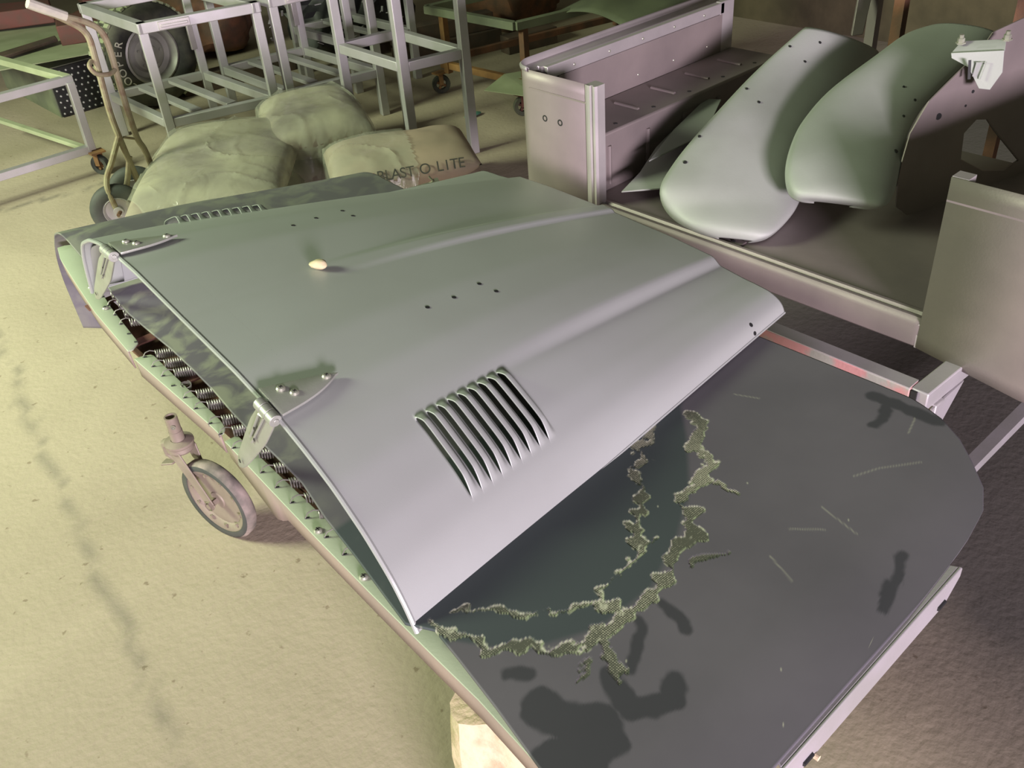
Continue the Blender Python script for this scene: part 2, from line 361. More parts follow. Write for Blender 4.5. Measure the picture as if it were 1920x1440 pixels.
# hinges
def hinge(side):
    uc0 = side * .43
    # knuckle barrel along the rear edge
    p0, n = hp1(.004, side * .43 - .05); p1, _ = hp1(.004, side * .43 + .05)
    if side < 0: k0, k1 = hp1(.0, -.475)[0], hp1(.0, -.405)[0]
    else: k0, k1 = hp1(.0, .40)[0], hp1(.0, .475)[0]
    off = V((-.008, 0, .002)); k0 += off; k1 += off
    h = MB(); d = k1 - k0
    for f0, f1 in ((0, .32), (.34, .66), (.68, 1)): h.tube([k0 + d * f0, k0 + d * f1], .0105, 14)
    h.tube([k0 - d * .04, k0 + d * 1.04], .0045, 10)
    H = h.build('hinge', 'hinge', hood, bevel=.0008)
    H['label'] = 'knuckle hinge with two pointed leaves'
    # leaf bolted on the hood: a pointed half-leaf
    ts = np.linspace(0, .115, 24); rows_a, rows_b = [], []
    for t in ts:
        f = t / .115; wd = .085 * (1 - f ** 2.4) + .006
        bse = -.375 if side < 0 else .49
        fe = bse - .062 * f; ne = min(bse - .10 + .035 * f ** 3, fe - .004)
        if f > .85: q_ = math.sqrt(max(0, 1 - ((f - .85) / .15) ** 2)); mid_ = (fe + ne) / 2 - .004; fe = mid_ + (fe - mid_) * max(q_, .08); ne = mid_ + (ne - mid_) * max(q_, .08)
        rows_a.append(hp1(t + .004, ne, .0045)[0]); rows_b.append(hp1(t + .004, fe, .0045)[0])
    me = grid_mesh('leaf', np.array([[list(a) for a in rows_a], [list((a + b) / 2) for a, b in zip(rows_a, rows_b)], [list(b) for b in rows_b]]))
    lf_ = link('upper_leaf', me, 'hinge', None, solid=.0045, bevel=.0012); lf_.parent = H; lf_.location = (0, 0, 0)
    for (t, du) in ((.03, -.032), (.042, -.062), (.10, -.062)):
        p, n = hp1(t, (-.375 if side < 0 else .49) + du, .0085); mb = MB(); dome(mb, p, n, .0072, .0045)
        t1 = n.orthogonal().normalized(); t2 = n.cross(t1)
        s_ = mb.build('screw', 'screw', None); s_.parent = H; s_.location = (0, 0, 0)
        mb = MB()
        for tt in (t1, t2): mb.bar(p + n * .0045 - tt * .003, p + n * .0045 + tt * .003, .0013, .0008, n)
        s2 = mb.build('screw_slot', 'dark', None); s2.parent = H; s2.location = (0, 0, 0)
    # free leaf hanging down
    if side < 0: tip = V((.437, 1.258, .648)); wa, wb = k0, k0 + d * .95
    else: tip = V((.502, 2.003, .668)); wa, wb = k0, k0 + d * .95
    nn = 16; A, B, Cc = [], [], []
    for i in range(nn + 1):
        f = i / nn; c0 = ((wa + wb) / 2).lerp(tip, f); half = (wb - wa) / 2
        ax_ = (tip - (wa + wb) / 2).normalized(); perp = (half - ax_ * half.dot(ax_)).normalized() * .029; half = half.lerp(perp, min(1, f * 3))
        wv = 1.0 - .62 * f ** 1.3
        if f > .86: wv *= math.sqrt(max(.02, 1 - ((f - .86) / .145) ** 2))
        A.append(list(c0 - half * wv)); B.append(list(c0 + half * wv)); Cc.append(list(c0))
    me = grid_mesh('lower_leaf', np.array([A, Cc, B]))
    l2 = link('lower_leaf', me, 'hinge', None, solid=.0035, bevel=.001); l2.parent = H; l2.location = (0, 0, 0)
    ax = (tip - (wa + wb) / 2).normalized(); nrm = ax.cross((wb - wa).normalized()); nrm = nrm if nrm.x < 0 else -nrm
    for f, s in ((.3, .35), (.42, -.35), (.88, 0)):
        p = ((wa + wb) / 2).lerp(tip, f) + (wb - wa) / 2 * s * (1 - f) + nrm * .004
        mb = MB(); disc(mb, p, nrm, .0038, .0006); q = mb.build('screw_hole', 'dark', None); q.parent = H; q.location = (0, 0, 0)
    # stamped rib outline on the free leaf
    c = (wa + wb) / 2
    rib = [c.lerp(tip, .1) + (wb - wa) * .30, c.lerp(tip, .45) + (wb - wa) * .14, ]
    rib2 = [c.lerp(tip, .08) - (wb - wa) * .0, c.lerp(tip, .5) - (wb - wa) * .05]
    mb = MB(); mb.tube([p + nrm * .003 for p in (rib[1], rib[0], rib2[0], rib2[1])], .0018, 6)
    q = mb.build('stamped_rib', 'hinge', None); q.parent = H; q.location = (0, 0, 0)
    return H
hinge(-1); hinge(1)
pb, pn = hp1(.27, .012, .004)
bm = bmesh.new(); bmesh.ops.create_icosphere(bm, subdivisions=3, radius=1)
for v in bm.verts:
    c = v.co; k = 1 + .18 * noise.noise(c * 1.5); v.co = V((c.x * .017 * k * (1 - .25 * c.y), c.y * .0125 * k, c.z * .0085 * k))
bmesh.ops.transform(bm, matrix=Matrix.Translation(pb + V((0, 0, .006))) @ Matrix.Rotation(-.9, 4, 'Z'), verts=bm.verts)
me = bpy.data.meshes.new('pebble'); bm.to_mesh(me); bm.free(); tag(link('pebble', me, 'pebble'), 'small cream-coloured stone lying on the middle ridge of the hood', 'pebble')

# ------------------------------------------------------------------ rubber mat
B = {'B1':[(1.054,.784),(1.056,.754),(.983,.725),(.986,.697),(.967,.67),(.913,.66),(.862,.651),(.864,.627),(.838,.614),(.83,.583),(.794,.602),(.743,.573),(.673,.561),(.631,.565),(.59,.569),(.551,.579),(.523,.593),(.523,.623),(.485,.645),(.472,.669),(.471,.694),(.457,.712)],
'B2':[(.972,.801),(.925,.79),(.907,.76),(.875,.76),(.853,.714),(.816,.689),(.773,.665),(.754,.636),(.78,.627)],
'B3':[(.752,.628),(.704,.624),(.681,.621),(.652,.626),(.634,.603),(.619,.619),(.592,.63),(.572,.648),(.547,.666),(.53,.701),(.502,.73),(.483,.742)],
'B4':[(.602,.58),(.58,.542),(.561,.5)],'B5':[(.552,.548),(.527,.541)],'B6':[(.452,.75),(.453,.724)],'B7':[(.943,.639),(.941,.607)],'B8':[(.773,.568),(.829,.536)],'B9':[(.639,.589),(.627,.602)]}
ST = [([(.556,.515),(.544,.493),(.534,.463),(.554,.449),(.58,.435),(.602,.453)],.016),([(.577,.501),(.608,.519),(.642,.537),(.646,.549)],.008),([(.691,.542),(.685,.509),(.678,.492)],.009),([(.46,.546),(.469,.51),(.493,.479),(.479,.456),(.443,.474),(.412,.481),(.441,.451)],.028),([(1.303,.579),(1.304,.55),(1.307,.505),(1.307,.465)],.014),([(1.304,.55),(1.256,.535),(1.23,.538)],.009),([(.995,.359),(.953,.341),(.886,.327),(.933,.344)],.007),([(.466,.612),(.484,.594)],.011)]
XS = [[(1.151,.76),(1.17,.719)],[(1.095,.494),(1.139,.475),(1.195,.435)],[(1.002,.492),(.986,.424)],[(1.291,.496),(1.249,.485)],[(.929,.5),(.963,.462)],[(.864,.489),(.844,.439)]]
ledge_y = [.10, .30, .491, .587, .676, .737, .776, .848, .929, 1.037, 1.138, 1.175, 1.235, 1.316, 1.401, 1.503, 1.587, 1.699, 1.798, 1.916, 2.05, 2.49]
ledge_x = [.36, .380, .402, .421, .436, .445, .424, .436, .450, .466, .487, .490, .494, .498, .505, .517, .523, .529, .530, .532, .547, .575]
def xr(y):     # right border of the mat
    yy = [.285, .297, .303, .307, .318, .34, .38, .42, .464, .50, .526, .60, .648, .811, 1.5, 2.2, 2.6]
    xx = [.60, .90, 1.03, 1.085, 1.158, 1.205, 1.250, 1.290, 1.319, 1.332, 1.339, 1.339, 1.338, 1.335, 1.33, 1.33, 1.33]
    return np.interp(y, yy, xx)
ysm = np.concatenate([np.linspace(.297, .86, 210), np.linspace(.87, 1.9, 90), np.linspace(1.905, 2.80, 120)])
nx = 330; ff = np.linspace(0, 1, nx)
XM = np.zeros((len(ysm), nx)); YM = np.zeros_like(XM); ZM = np.zeros_like(XM)
dy0 = .045
for i, y in enumerate(ysm):
    xl = np.interp(y, ledge_y, ledge_x); xr_ = float(xr(y)); XM[i] = xl + (xr_ - xl) * ff; YM[i] = y
# far fold line runs from (.58,2.44) to (1.34,2.13): beyond it the mat drops down
foldy = 2.325 - (XM - .575) * .36
over = YM - foldy
drop = np.clip(over, 0, None)
R_ = .22
def fold(s):    # arc then straight down
    s = np.clip(s, 0, None) * 1.0; th = np.clip(s / R_, 0, PI * .53)
    dy = R_ * np.sin(th); dz = R_ * (1 - np.cos(th)); rest = np.clip(s - R_ * PI * .53, 0, None)
    return dy + rest * math.cos(PI * .53) * 1., dz + rest
dyf, dzf = fold(drop)
keep_y = np.minimum(YM, foldy)
YW = keep_y + dyf; sag = .002 * np.sin((XM - .4) * 6) + np.where(YM < .42, -.006 * np.clip((.42 - YM) / .12, 0, 1) ** 2, 0)
swell = .04 * np.clip((YM - 1.9) / .4, 0, 1) ** 1.5
ZM = .645 + swell - dzf + sag
wob2 = np.vectorize(lambda a, b: fbm(a * 60, b * 60, 1))(XM, YM) * .010 + np.vectorize(lambda a, b: fbm(a * 130, b * 130, 5))(XM, YM) * .003
wobb = np.vectorize(lambda a, b: fbm(a * 38, b * 38, 9))(XM, YM)
nearm = YM < .95
wear = np.zeros_like(XM); fray = np.zeros_like(XM)
wid = {'B1': .009, 'B2': .0075, 'B3': .003, 'B4': .0065, 'B5': .005, 'B6': .007, 'B7': .004, 'B8': .004, 'B9': .010}
for k, pts in B.items():
    d = seg_dist(XM + wob2, YM + np.roll(wob2, 5, 1), pts); wv = wid[k] * (1 + 1.7 * wobb)
    if k == 'B1': wv = wv * np.where(XM < .56, .75, 1.0)
    wear = np.maximum(wear, np.clip((wv - d) / .0018 + .5, 0, 1) * nearm)
    if k in ('B1', 'B2', 'B3', 'B6', 'B9'):
        side = np.clip(1 - np.abs(d - wv) / .0017, 0, 1) * (wobb + wob2 * 30 > -.35)
        fray = np.maximum(fray, side * nearm)
for pts in XS: fray = np.maximum(fray, .33 * np.clip(1.2 - seg_dist(XM, YM, pts) / .0016, 0, 1))
sp = np.vectorize(lambda a, b: fbm(a * 160, b * 160, 12))(XM, YM); fray = np.maximum(fray, np.where((sp > .86) & nearm, .7, 0))
stain = np.zeros_like(XM)
for pts, wd in ST:
    d = seg_dist(XM + wob2 * .4, YM + np.roll(wob2, 9, 0) * .4, pts); stain = np.maximum(stain, np.clip((wd * (1 + .25 * wobb) - d) / .005 + .5, 0, 1))
# the smooth unworn area lies between the chains and the hood
yy1 = np.interp(XM, [.45, .5, .6, .7, .8, .9, 1.0, 1.06, 1.3], [.70, .62, .57, .565, .60, .655, .74, .80, .95])
smooth = np.clip((YM - yy1) / .012, 0, 1) * (YM < 1.0)
dust = np.clip((YM - .95 + wobb * .3) / .5, 0, 1) * np.clip(1.35 - np.abs(YM - 1.75) / .9, 0, 1) * .95
edge_ = XM - np.array([np.interp(y, ledge_y, ledge_x) for y in ysm])[:, None]
dust = dust * np.clip(1.3 - edge_ / .16, 0, 1)
dust = np.maximum(dust, .45 * np.clip((YM - 1.95) / .1, 0, 1))
me = grid_mesh('rubber_mat', np.stack([XM, YW, ZM], -1))
for nme, arr in (('wear', wear), ('fray', fray), ('stain', stain), ('smooth', smooth), ('dust', dust)):
    at = me.attributes.new(nme, 'FLOAT', 'POINT'); at.data.foreach_set('value', arr.reshape(-1).astype(np.float32))
mo = link('rubber_mat', me, 'mat'); k = mo.modifiers.new('thick', 'SOLIDIFY'); k.thickness = .004; k.offset = -1
tag(mo, 'worn black rubber mat with exposed woven patches, draped over the sprung cart under the hood', 'rubber mat')

# ------------------------------------------------------------------ sprung bed frame (cart)
bed = thing('sprung_cart', 'pale green sheet metal cart frame edged with coil springs under the rubber mat', 'cart', (.9, 1.3, 0))
RO = [(.385, .30), (.400, .40), (.418, .52), (.428, .634), (.432, .746), (.438, .88), (.446, 1.033), (.459, 1.228), (.469, 1.37), (.472, 1.447), (.473, 1.62), (.474, 1.801), (.494, 2.023), (.520, 2.20), (.545, 2.36), (.565, 2.43)]
ry = [p[1] for p in RO]; rx = [p[0] for p in RO]
def ro(y): return float(np.interp(y, ry, rx))
def rail(name, y0, y1, z, inner, face, c0=0, c1=0):
    ysr = np.linspace(y0, y1, 40); A, Bq, C_, D_ = [], [], [], []
    for y in ysr:
        x0 = ro(y); wv = inner(y)
        e = 1.
        if c1 and y > y1 - c1: e = math.sqrt(max(0, 1 - ((y - (y1 - c1)) / c1) ** 2))
        if c0 and y < y0 + c0: e = math.sqrt(max(0, 1 - (((y0 + c0) - y) / c0) ** 2))
        fh = face(y) if callable(face) else face
        A.append([x0 + .002, y, z - fh]); Bq.append([x0, y, z - .0015]); D_.append([x0, y, z]); C_.append([x0 + .004 + (wv) * (.25 + .75 * e), y, z - .001])
    me = grid_mesh('side_face', np.array([A, Bq])); f_ = link('side_face', me, 'rail_side_lit', bed, solid=.0025); f_['label'] = 'outer face of the frame, tan from painted-in light'
    me = grid_mesh(name, np.array([D_, C_])); return link(name, me, 'rail', bed, solid=.003, bevel=.001, ang=30)
rail('edge_flange', 1.80, 2.43, .628, lambda y: float(np.interp(y, [1.8, 1.95, 2.12, 2.3, 2.43], [.026, .030, .036, .05, .055])), .045, c0=.03, c1=.06)
rail('edge_flange', 1.40, 1.775, .620, lambda y: .0 + np.interp(y, [1.40, 1.775], [.016, .032]), .045, c0=.045, c1=.02)
def faceC(y): return float(np.interp(y, [.30, .6, 1.18, 1.20, 1.39], [.045, .045, .045, .085, .040]))
rail('edge_flange', .30, 1.385, .613, lambda y: float(np.interp(y, [.30, .5, .8, 1.1, 1.385], [.02, .045, .035, .03, .022])), faceC, c0=.1)
# bolts and slots in the flange
for (x, y) in [(.536, 2.143), (.518, 2.017), (.458, 1.057), (.450, .92)]:
    z = .628 if y > 1.79 else .613; mb = MB(); dome(mb, (x, y, z), (0, 0, 1), .0072, .005); s_ = mb.build('screw', 'screw', bed)
    mb = MB(); mb.bar((x - .004, y, z + .0049), (x + .004, y, z + .0049), .0016, .001); mb.bar((x, y - .004, z + .0049), (x, y + .004, z + .0049), .0016, .001)
    q = mb.build('screw_slot', 'dark', None); q.parent = s_
hl = [(.55, 2.19, 0), (.547, 2.15, 0), (.542, 2.10, 0), (.537, 2.076, 1), (.53, 2.025, 1), (.521, 1.971, 1), (.513, 1.921, 1), (.507, 1.867, 0), (.503, 1.822, 0), (.493, 1.764, 2), (.489, 1.715, 2), (.487, 1.666, 2), (.485, 1.617, 3), (.482, 1.560, 2), (.479, 1.510, 2), (.475, 1.445, 2), (.472, 1.400, 2), (.472, 1.354, 2), (.472, 1.311, 2), (.472, 1.254, 2), (.469, 1.200, 2), (.466, 1.147, 2), (.463, 1.096, 4), (.460, 1.035, 4), (.458, .982, 4)]
def coil(mb, p0, d, rad, ln, turns, wire=.0011):
    d = V(d).normalized(); a = d.orthogonal().normalized(); b = d.cross(a); n = int(turns * 12); pts = []
    for i in range(n + 1):
        th = 2 * PI * i / 12; pts.append(V(p0) + d * ln * i / n + (a * math.cos(th) + b * math.sin(th)) * rad)
    mb.tube(pts, wire, 5)
for (x, y, kind) in hl:
    z = (.628 if y > 1.79 else (.620 if y > 1.39 else .613)) 
    mb = MB(); mb.bar((x - .004, y + .002, z + .0006), (x + .003, y - .002, z + .0006), .0035, .0008); mb.build('hook_slot', 'dark', bed)
    if kind in (1, 2, 4):
        ln = {1: .036, 2: .05, 4: .022}[kind]; dirv = V((.92, -.38, -.12 if kind != 4 else -.2)).normalized()
        mb = MB(); st = V((x + (.020 if kind == 2 else .016), y - .008, z - .001))
        coil(mb, st, dirv, .0098 if kind == 2 else .0085, ln, 11 if kind == 2 else 7, .0014)
        hk = [V((x - .003, y + .001, z - .006)), V((x - .003, y + .001, z + .002)), V((x + .003, y, z + .009)), V((x + .012, y - .003, z + .011)), V((x + .02, y - .007, z + .0075)), st + V((0, 0, .0075))]
        mb.tube(hk, .0012, 6); mb.build('coil_spring', 'spring', bed)
    if kind == 3:
        mb = MB(); coil(mb, (x + .018, y - .012, z - .012), (.1, -.3, 1), .010, .014, 4); mb.build('coil_spring', 'spring', bed)
# under-structure: rusty side tubes, cross slats and legs
mb = MB(); mb.bar((.52, .36, .572), (.54, 2.12, .572), .05, .03); mb.build('side_tube', 'rust', bed)
mb = MB(); mb.bar((1.28, .5, .575), (1.28, 2.1, .575), .035, .03); mb.build('side_tube', 'rust', bed)
for y in (.5, .86, 1.17, 1.42, 1.64, 1.86, 2.1):
    mb = MB(); mb.bar((.50, y, .604), (1.28, y - .03, .604), .028, .004); mb.build('cross_slat', 'redrust', bed)
for (x, y) in ((1.28, .55), (1.0, 2.15), (1.28, 2.05)):
    mb = MB(); mb.tube([(x, y, .56), (x, y, 0.0)], .016, 10); mb.build('leg', 'rust', bed)
# near end channel with slots
mb = MB(); zt = .642
def chan(x): return .292
mb.prism([(.60, .288, zt), (.585, .288, zt - .02), (.585, .288, zt - .052), (1.0, .288, zt - .052), (1.035, .288, zt - .02), (1.035, .288, zt - .004), (1.03, .288, zt)], (0, .004, 0))
mb.prism([(.60, .292, zt), (1.03, .292, zt), (1.01, .335, zt - .002), (.62, .335, zt - .002)], (0, 0, -.004))
o = mb.build('end_channel', 'frame', bed, bevel=.0015); o['label'] = 'light grey slotted channel at the near end'
for x in (.655, .985):
    mb = MB(); mb.tube([(x - .010, .2874, .603), (x + .010, .2874, .603)], .0034, 8); mb.build('slot', 'dark', bed)
mb = MB(); mb.lathe([(.004, 0), (.004, .006), (0, .006)], (.672, .2872, .5915), (0, -1, 0), 10); mb.build('rivet', 'wood', bed)

# wood block under the near corner
mb = MB(); pts = []
prof = []
nseg = 26
rings = []
for zz in (0, .15, .3, .4, .47, .52, .553, .562):
    ring = []
    for k in range(nseg):
        th = 2 * PI * k / nseg; r = .062 + .012 * math.cos(4 * th + .6) + .007 * noise.noise((math.cos(th) * 2, math.sin(th) * 2, zz * 9)) + (.02 * (1 - zz / .56))
        if zz > .55: r *= .96
        ring.append(mb.bm.verts.new((.475 + r * math.cos(th), .655 + r * 1.15 * math.sin(th), zz)))
    rings.append(ring)
for A_, B_ in zip(rings[:-1], rings[1:]):
    for k in range(nseg): mb.bm.faces.new((A_[k], A_[(k + 1) % nseg], B_[(k + 1) % nseg], B_[k]))
mb.bm.faces.new(rings[0][::-1]); mb.bm.faces.new(rings[-1])
tag(mb.build('wood_stump', 'wood'), 'rough pale sawn wood stump standing under the near end of the sprung cart', 'wood stump')

# ------------------------------------------------------------------ big caster under the cart
cs = thing('caster_wheel', 'dusty swivel caster with solid tread and open hollow stem under the cart edge', 'caster', (.57, 1.85, 0))
ang = math.radians(105); rd = V((math.cos(ang), math.sin(ang), 0)); axl = V((-rd.y, rd.x, 0)); axl = axl if axl.x < 0 else -axl
c = V((.57, 1.85, .115)); Rw = .115
mb = MB(); mb.lathe([(.094, -.016), (.108, -.017), (.115, -.009), (.115, .009), (.108, .017), (.094, .016)], c, axl, 48, closed=True); mb.build('tyre', 'rubber', cs, ang=60)
mb = MB(); mb.lathe([(.1095, -.0165), (.1158, -.0088), (.1158, .0088), (.1095, .0165)], c, axl, 48); mb.build('tread', 'treaddust', cs, ang=60)
mb = MB(); mb.lathe([(.0, .007), (.022, .007), (.024, .004), (.075, .003), (.082, .010), (.089, .013), (.095, .014), (.095, -.014), (.082, -.010), (.075, -.003), (.02, -.006), (0, -.006)], c, axl, 40); rim = mb.build('rim', 'caster', cs)
for k in range(10):
    th = 2 * PI * k / 10 + .2; p = c + (rd * math.cos(th) + V((0, 0, 1)) * math.sin(th)) * .080 + axl * .009
    mb = MB(); mb.lathe([(.0045, 0), (.0045, .005), (0, .005)], p, axl, 6); q = mb.build('bolt', 'caster', None); q.parent = rim
    q.location = (0, 0, 0)
hub_top = c + rd * .085 + V((0, 0, .138))
for s in (1, -1):
    o1 = axl * (.026 * s)
    A_ = [hub_top + o1 * .9 + rd * x + V((0, 0, z)) for x, z in ((-.022, .0), (.022, 0))] ; 
    mb = MB(); low = c + o1
    pl = [hub_top + o1 * .9 - rd * .024, hub_top + o1 * .9 + rd * .024, hub_top.lerp(low, .35) + o1 * .4 + rd * .030, low + rd * .018, low - rd * .004 - V((0, 0, .016)), low - rd * .016, hub_top.lerp(low, .4) + o1 * .3 - rd * .006]
    mb.prism(pl, axl * .004 * s); mb.build('fork_arm', 'caster', cs, bevel=.0015)
mb = MB(); mb.lathe([(0, 0), (.030, 0), (.034, .006), (.033, .016), (.036, .020), (.036, .026), (.026, .030), (.018, .032)], hub_top + V((0, 0, -.008)), (0, 0, 1), 28); mb.build('swivel_head', 'caster', cs)
sb = hub_top + V((0, 0, .02))
mb = MB(); mb.lathe([(.017, 0), (.0165, .03), (.0155, .03), (.0155, .072), (.0118, .072), (.0118, .04), (0, .04)], sb, (0, 0, 1), 24); st = mb.build('stem', 'caster', cs)
mb = MB(); mb.lathe([(.006, 0), (.006, .004), (.003, .0041), (0, .002)], sb + V((-.006, -.014, .05)), (-.4, -.9, 0), 12); q = mb.build('cross_bolt', 'rod', None); q.parent = st; q.location = (0, 0, 0)
mb = MB(); mb.tube([c - axl * .034, c + axl * .036], .008, 6); mb.lathe([(.014, .036), (.014, .028), (.010, .026)], c, axl, 6); mb.build('axle_bolt', 'caster', cs)
mb = MB(); mb.tube([hub_top + rd * .03 + V((0, 0, .004)), hub_top + rd * .055 + V((0, 0, -.012)), hub_top + rd * .06 + V((0, 0, -.045)), hub_top + rd * .035 + V((0, 0, -.06))], [.012, .016, .012, .006], 10); mb.build('brake_lever', 'caster', cs)
mb = MB(); mb.prism([hub_top + rd * .045 + axl * .012 + V((0, 0, -.07)), hub_top + rd * .085 + axl * .02 + V((0, 0, -.082)), hub_top + rd * .09 - axl * .004 + V((0, 0, -.082)), hub_top + rd * .045 - axl * .006 + V((0, 0, -.07))], (0, 0, .006)); mb.build('brake_pedal', 'caster', cs, bevel=.002)

# ------------------------------------------------------------------ stand carrying the rear body tub
sd = thing('tub_stand', 'welded square tube stand with flaking pink paint carrying the open vehicle tub', 'stand', (2.0, .9, 0))
mb = MB(); mb.bar((1.525, 1.75, .520), (1.525, .60, .520), .036, .042); mb.build('front_tube', 'pink', sd, bevel=.003)
mb = MB(); mb.bar((1.525, 1.75, .5415), (1.525, .602, .5415), .0355, .002); mb.build('tube_top_coat', 'frame', sd)
mb = MB(); mb.bar((1.512, .583, .520), (2.45, .55, .520), .036, .042); mb.build('side_tube', 'frame', sd, bevel=.003)
mb = MB(); mb.bar((1.545, 1.75, .520), (2.45, 1.75, .520), .036, .042); mb.build('side_tube', 'frame', sd, bevel=.003)
mb = MB(); mb.bar((2.45, 1.75, .520), (2.45, .55, .520), .036, .042); mb.build('rear_tube', 'frame', sd, bevel=.003)
mb = MB(); mb.box((1.507, .586, .505), (1.511, .598, .538)); mb.build('tube_end', 'dark', sd)
for (x, y) in ((1.56, .575), (1.56, 1.75), (2.43, .57), (2.43, 1.73)):
    mb = MB(); mb.bar((x, y, .5), (x, y, .0), .036, .036); lg = mb.build('leg', 'frame', sd, bevel=.003)
mb = MB(); mb.prism([(1.53, .563, .498), (1.66, .563, .498), (1.56, .563, .40), (1.53, .563, .40)], (0, -.004, 0)); mb.build('gusset', 'frame', sd)
mb = MB(); mb.bar((1.56, .575, .12), (2.43, .57, .12), .03); mb.build('lower_tube', 'frame', sd)

# ------------------------------------------------------------------ tub
ZF = .60
tub = thing('body_tub', 'open rear body tub of bare steel on a stand, loose fenders lying inside', 'vehicle body', (2.0, 1.1, .545))
x0, x1 = 1.64, 2.52; yi0, yi1 = .66, 1.56
mb = MB(); mb.box((x0 + .03, .46, ZF - .008), (x1, 1.77, ZF)); mb.build('floor_pan', 'tub', tub)
# sill: pressed lip, double bead and rolled front face
prof = [(x0 + .045, ZF + .001), (x0 + .036, ZF + .009), (x0 + .030, ZF + .009), (x0 + .026, ZF + .003), (x0 + .018, ZF + .003), (x0 + .014, ZF + .008), (x0 + .008, ZF + .008), (x0 + .002, ZF + .002), (x0 + .0, ZF - .006), (x0 + .001, ZF - .052), (x0 + .008, ZF - .058), (x0 + .03, ZF - .058)]
yy = np.linspace(yi0 - .02, 1.60, 30); me = grid_mesh('sill', np.array([[[a, y, b] for y in yy] for a, b in prof])); link('rear_sill', me, 'tub', tub, solid=.0015)
mb = MB(); mb.box((x0 + .040, 1.13, ZF), (x0 + .075, 1.22, ZF + .004)); pl = mb.build('striker_plate', 'tub', tub, bevel=.002)
for y in (1.155, 1.195):
    mb = MB(); mb.tube([(x0 + .057, y - .004, ZF + .0042), (x0 + .057, y + .004, ZF + .0042)], .003, 6); q = mb.build('slot', 'dark', None); q.parent = pl; q.location = (0, 0, 0)
def side(sg):
    # sg=+1 far (left in the photo) side, -1 near side; yi opening edge, outward = sg
    yi = yi1 if sg > 0 else yi0
    yo = yi + sg * .275; yn = yi + sg * .215; ZT = .916; R = .06
    # outer skin with rounded vertical corner
    path = [(x0, yi - sg * .0), (x0, yo - sg * R)]
    for k in range(1, 13): th = PI / 2 * k / 12; path.append((x0 + R - R * math.cos(th), yo - sg * R + sg * R * math.sin(th)))
    path.append((x1, yo))
    def low(i, p):
        if i == 0: return ZF - .055
        return .50 if p[0] > 1.8 else (ZF - .055 - .03 * min(1, abs(p[1] - yi) / .2))
    rows = []
    for zf in np.linspace(0, 1, 14):
        rows.append([[p[0], p[1], low(i, p) + (ZT - low(i, p)) * zf] for i, p in enumerate(path)])
    me = grid_mesh('outer', np.array(rows)); link('outer_panel', me, 'tub', tub, solid=.002, ang=50)
    # top rim: outer lip bead + channel + inner lip
    rp = []
    for i, p in enumerate(path):
        q = V((p[0], p[1], 0)); nx_, ny_ = (1, 0) if p[0] <= x0 + .001 else ((0, -sg) if p[0] >= x0 + R else (math.cos((p[0] - x0) / R * PI / 2), -sg * math.sin((p[0] - x0) / R * PI / 2)))
        n = V((nx_, ny_, 0)).normalized(); rp.append((q, n))
    cr = [(-.004, ZT - .004), (-.005, ZT + .003), (.0, ZT + .007), (.005, ZT + .003), (.008, ZT - .008), (.040, ZT - .010), (.044, ZT - .012), (.046, ZT - .045)]
    me = grid_mesh('rim', np.array([[[q.x + n.x * a, q.y + n.y * a, b] for q, n in rp[1:]] for a, b in cr])); link('top_rim', me, 'bright', tub, solid=.0015, ang=40)
    # inner wall
    mb = MB(); mb.box((x0 + .11, yn - .001 if sg > 0 else yn - .001, ZF + .0), (x1 - .06, yn + .001, ZT - .045)); mb.build('inner_wall', 'tub', tub)
    mb = MB(); mb.box((x0 + .07, min(yn, yn + sg * .02), ZT - .045), (x1 - .05, max(yn, yn + sg * .02), ZT - .012)); mb.build('inner_flange', 'bright', tub, bevel=.002)
    for x in np.arange(x0 + .17, x1 - .05, .14):
        mb = MB(); dome(mb, (x, yn - sg * .001, ZT - .03), (0, -sg, 0), .004, .002); mb.build('rivet', 'screw', tub)
    for x in np.arange(x0 + .11, x1 - .1, .16):
        mb = MB(); dome(mb, (x, yn - sg * .001, .79), (0, -sg, 0), .0035, .002); mb.build('rivet', 'screw', tub)
    # wheel box with pressed beads
    wb = MB(); ZW = .76; yw = yi + sg * .03
    wb.box((x0 + .012, min(yw, yn), ZF), (x1 - .0, max(yw, yn), ZW)); W_ = wb.build('wheel_box', 'tub', tub, bevel=.006)
    for k in range(5):
        x = x0 + .10 + k * .155
        mb = MB(); mb.tube([(x, yw - sg * .001, ZF + .02), (x, yw - sg * .001, ZW - .035)], .0065, 8); q = mb.build('pressed_bead', 'tub', None); q.parent = W_; q.location = (0, 0, 0)
        mb = MB(); mb.tube([(x + .02, yw + sg * .05, ZW + .0005), (x + .02, yw + sg * .135, ZW + .0005)], .005, 8); q = mb.build('pressed_bead', 'tub', None); q.parent = W_; q.location = (0, 0, 0)
        mb = MB(); disc(mb, (x + .06, yw + sg * .03, ZW), (0, 0, 1), .006); q = mb.build('dark_spot', 'dark', None); q.parent = W_; q.location = (0, 0, 0)
    # corner post: ribbed upright at the opening
    mb = MB()
    pf = [(x0 - .002, yi + sg * .012), (x0 - .004, yi + sg * .004), (x0 - .004, yi - sg * .004), (x0 + .002, yi - sg * .006), (x0 + .002, yi - sg * .012), (x0 - .003, yi - sg * .014), (x0 - .003, yi - sg * .020), (x0 + .004, yi - sg * .023), (x0 + .03, yi - sg * .023), (x0 + .034, yi + sg * .0), (x0 + .034, yi + sg * .012)]
    if sg < 0: pf = [(a + .006, min(b, yi + .004)) for a, b in pf]; pf = [(x0 + .004, yi - .03), (x0 + .004, yi + .001), (x0 + .034, yi + .001), (x0 + .034, yi - .03)]
    mb.hexa([(a, b, ZF - .0) for a, b in pf], [(a, b, ZT) for a, b in pf]); mb.build('door_post', 'bright', tub, smooth=False)
    mb = MB()
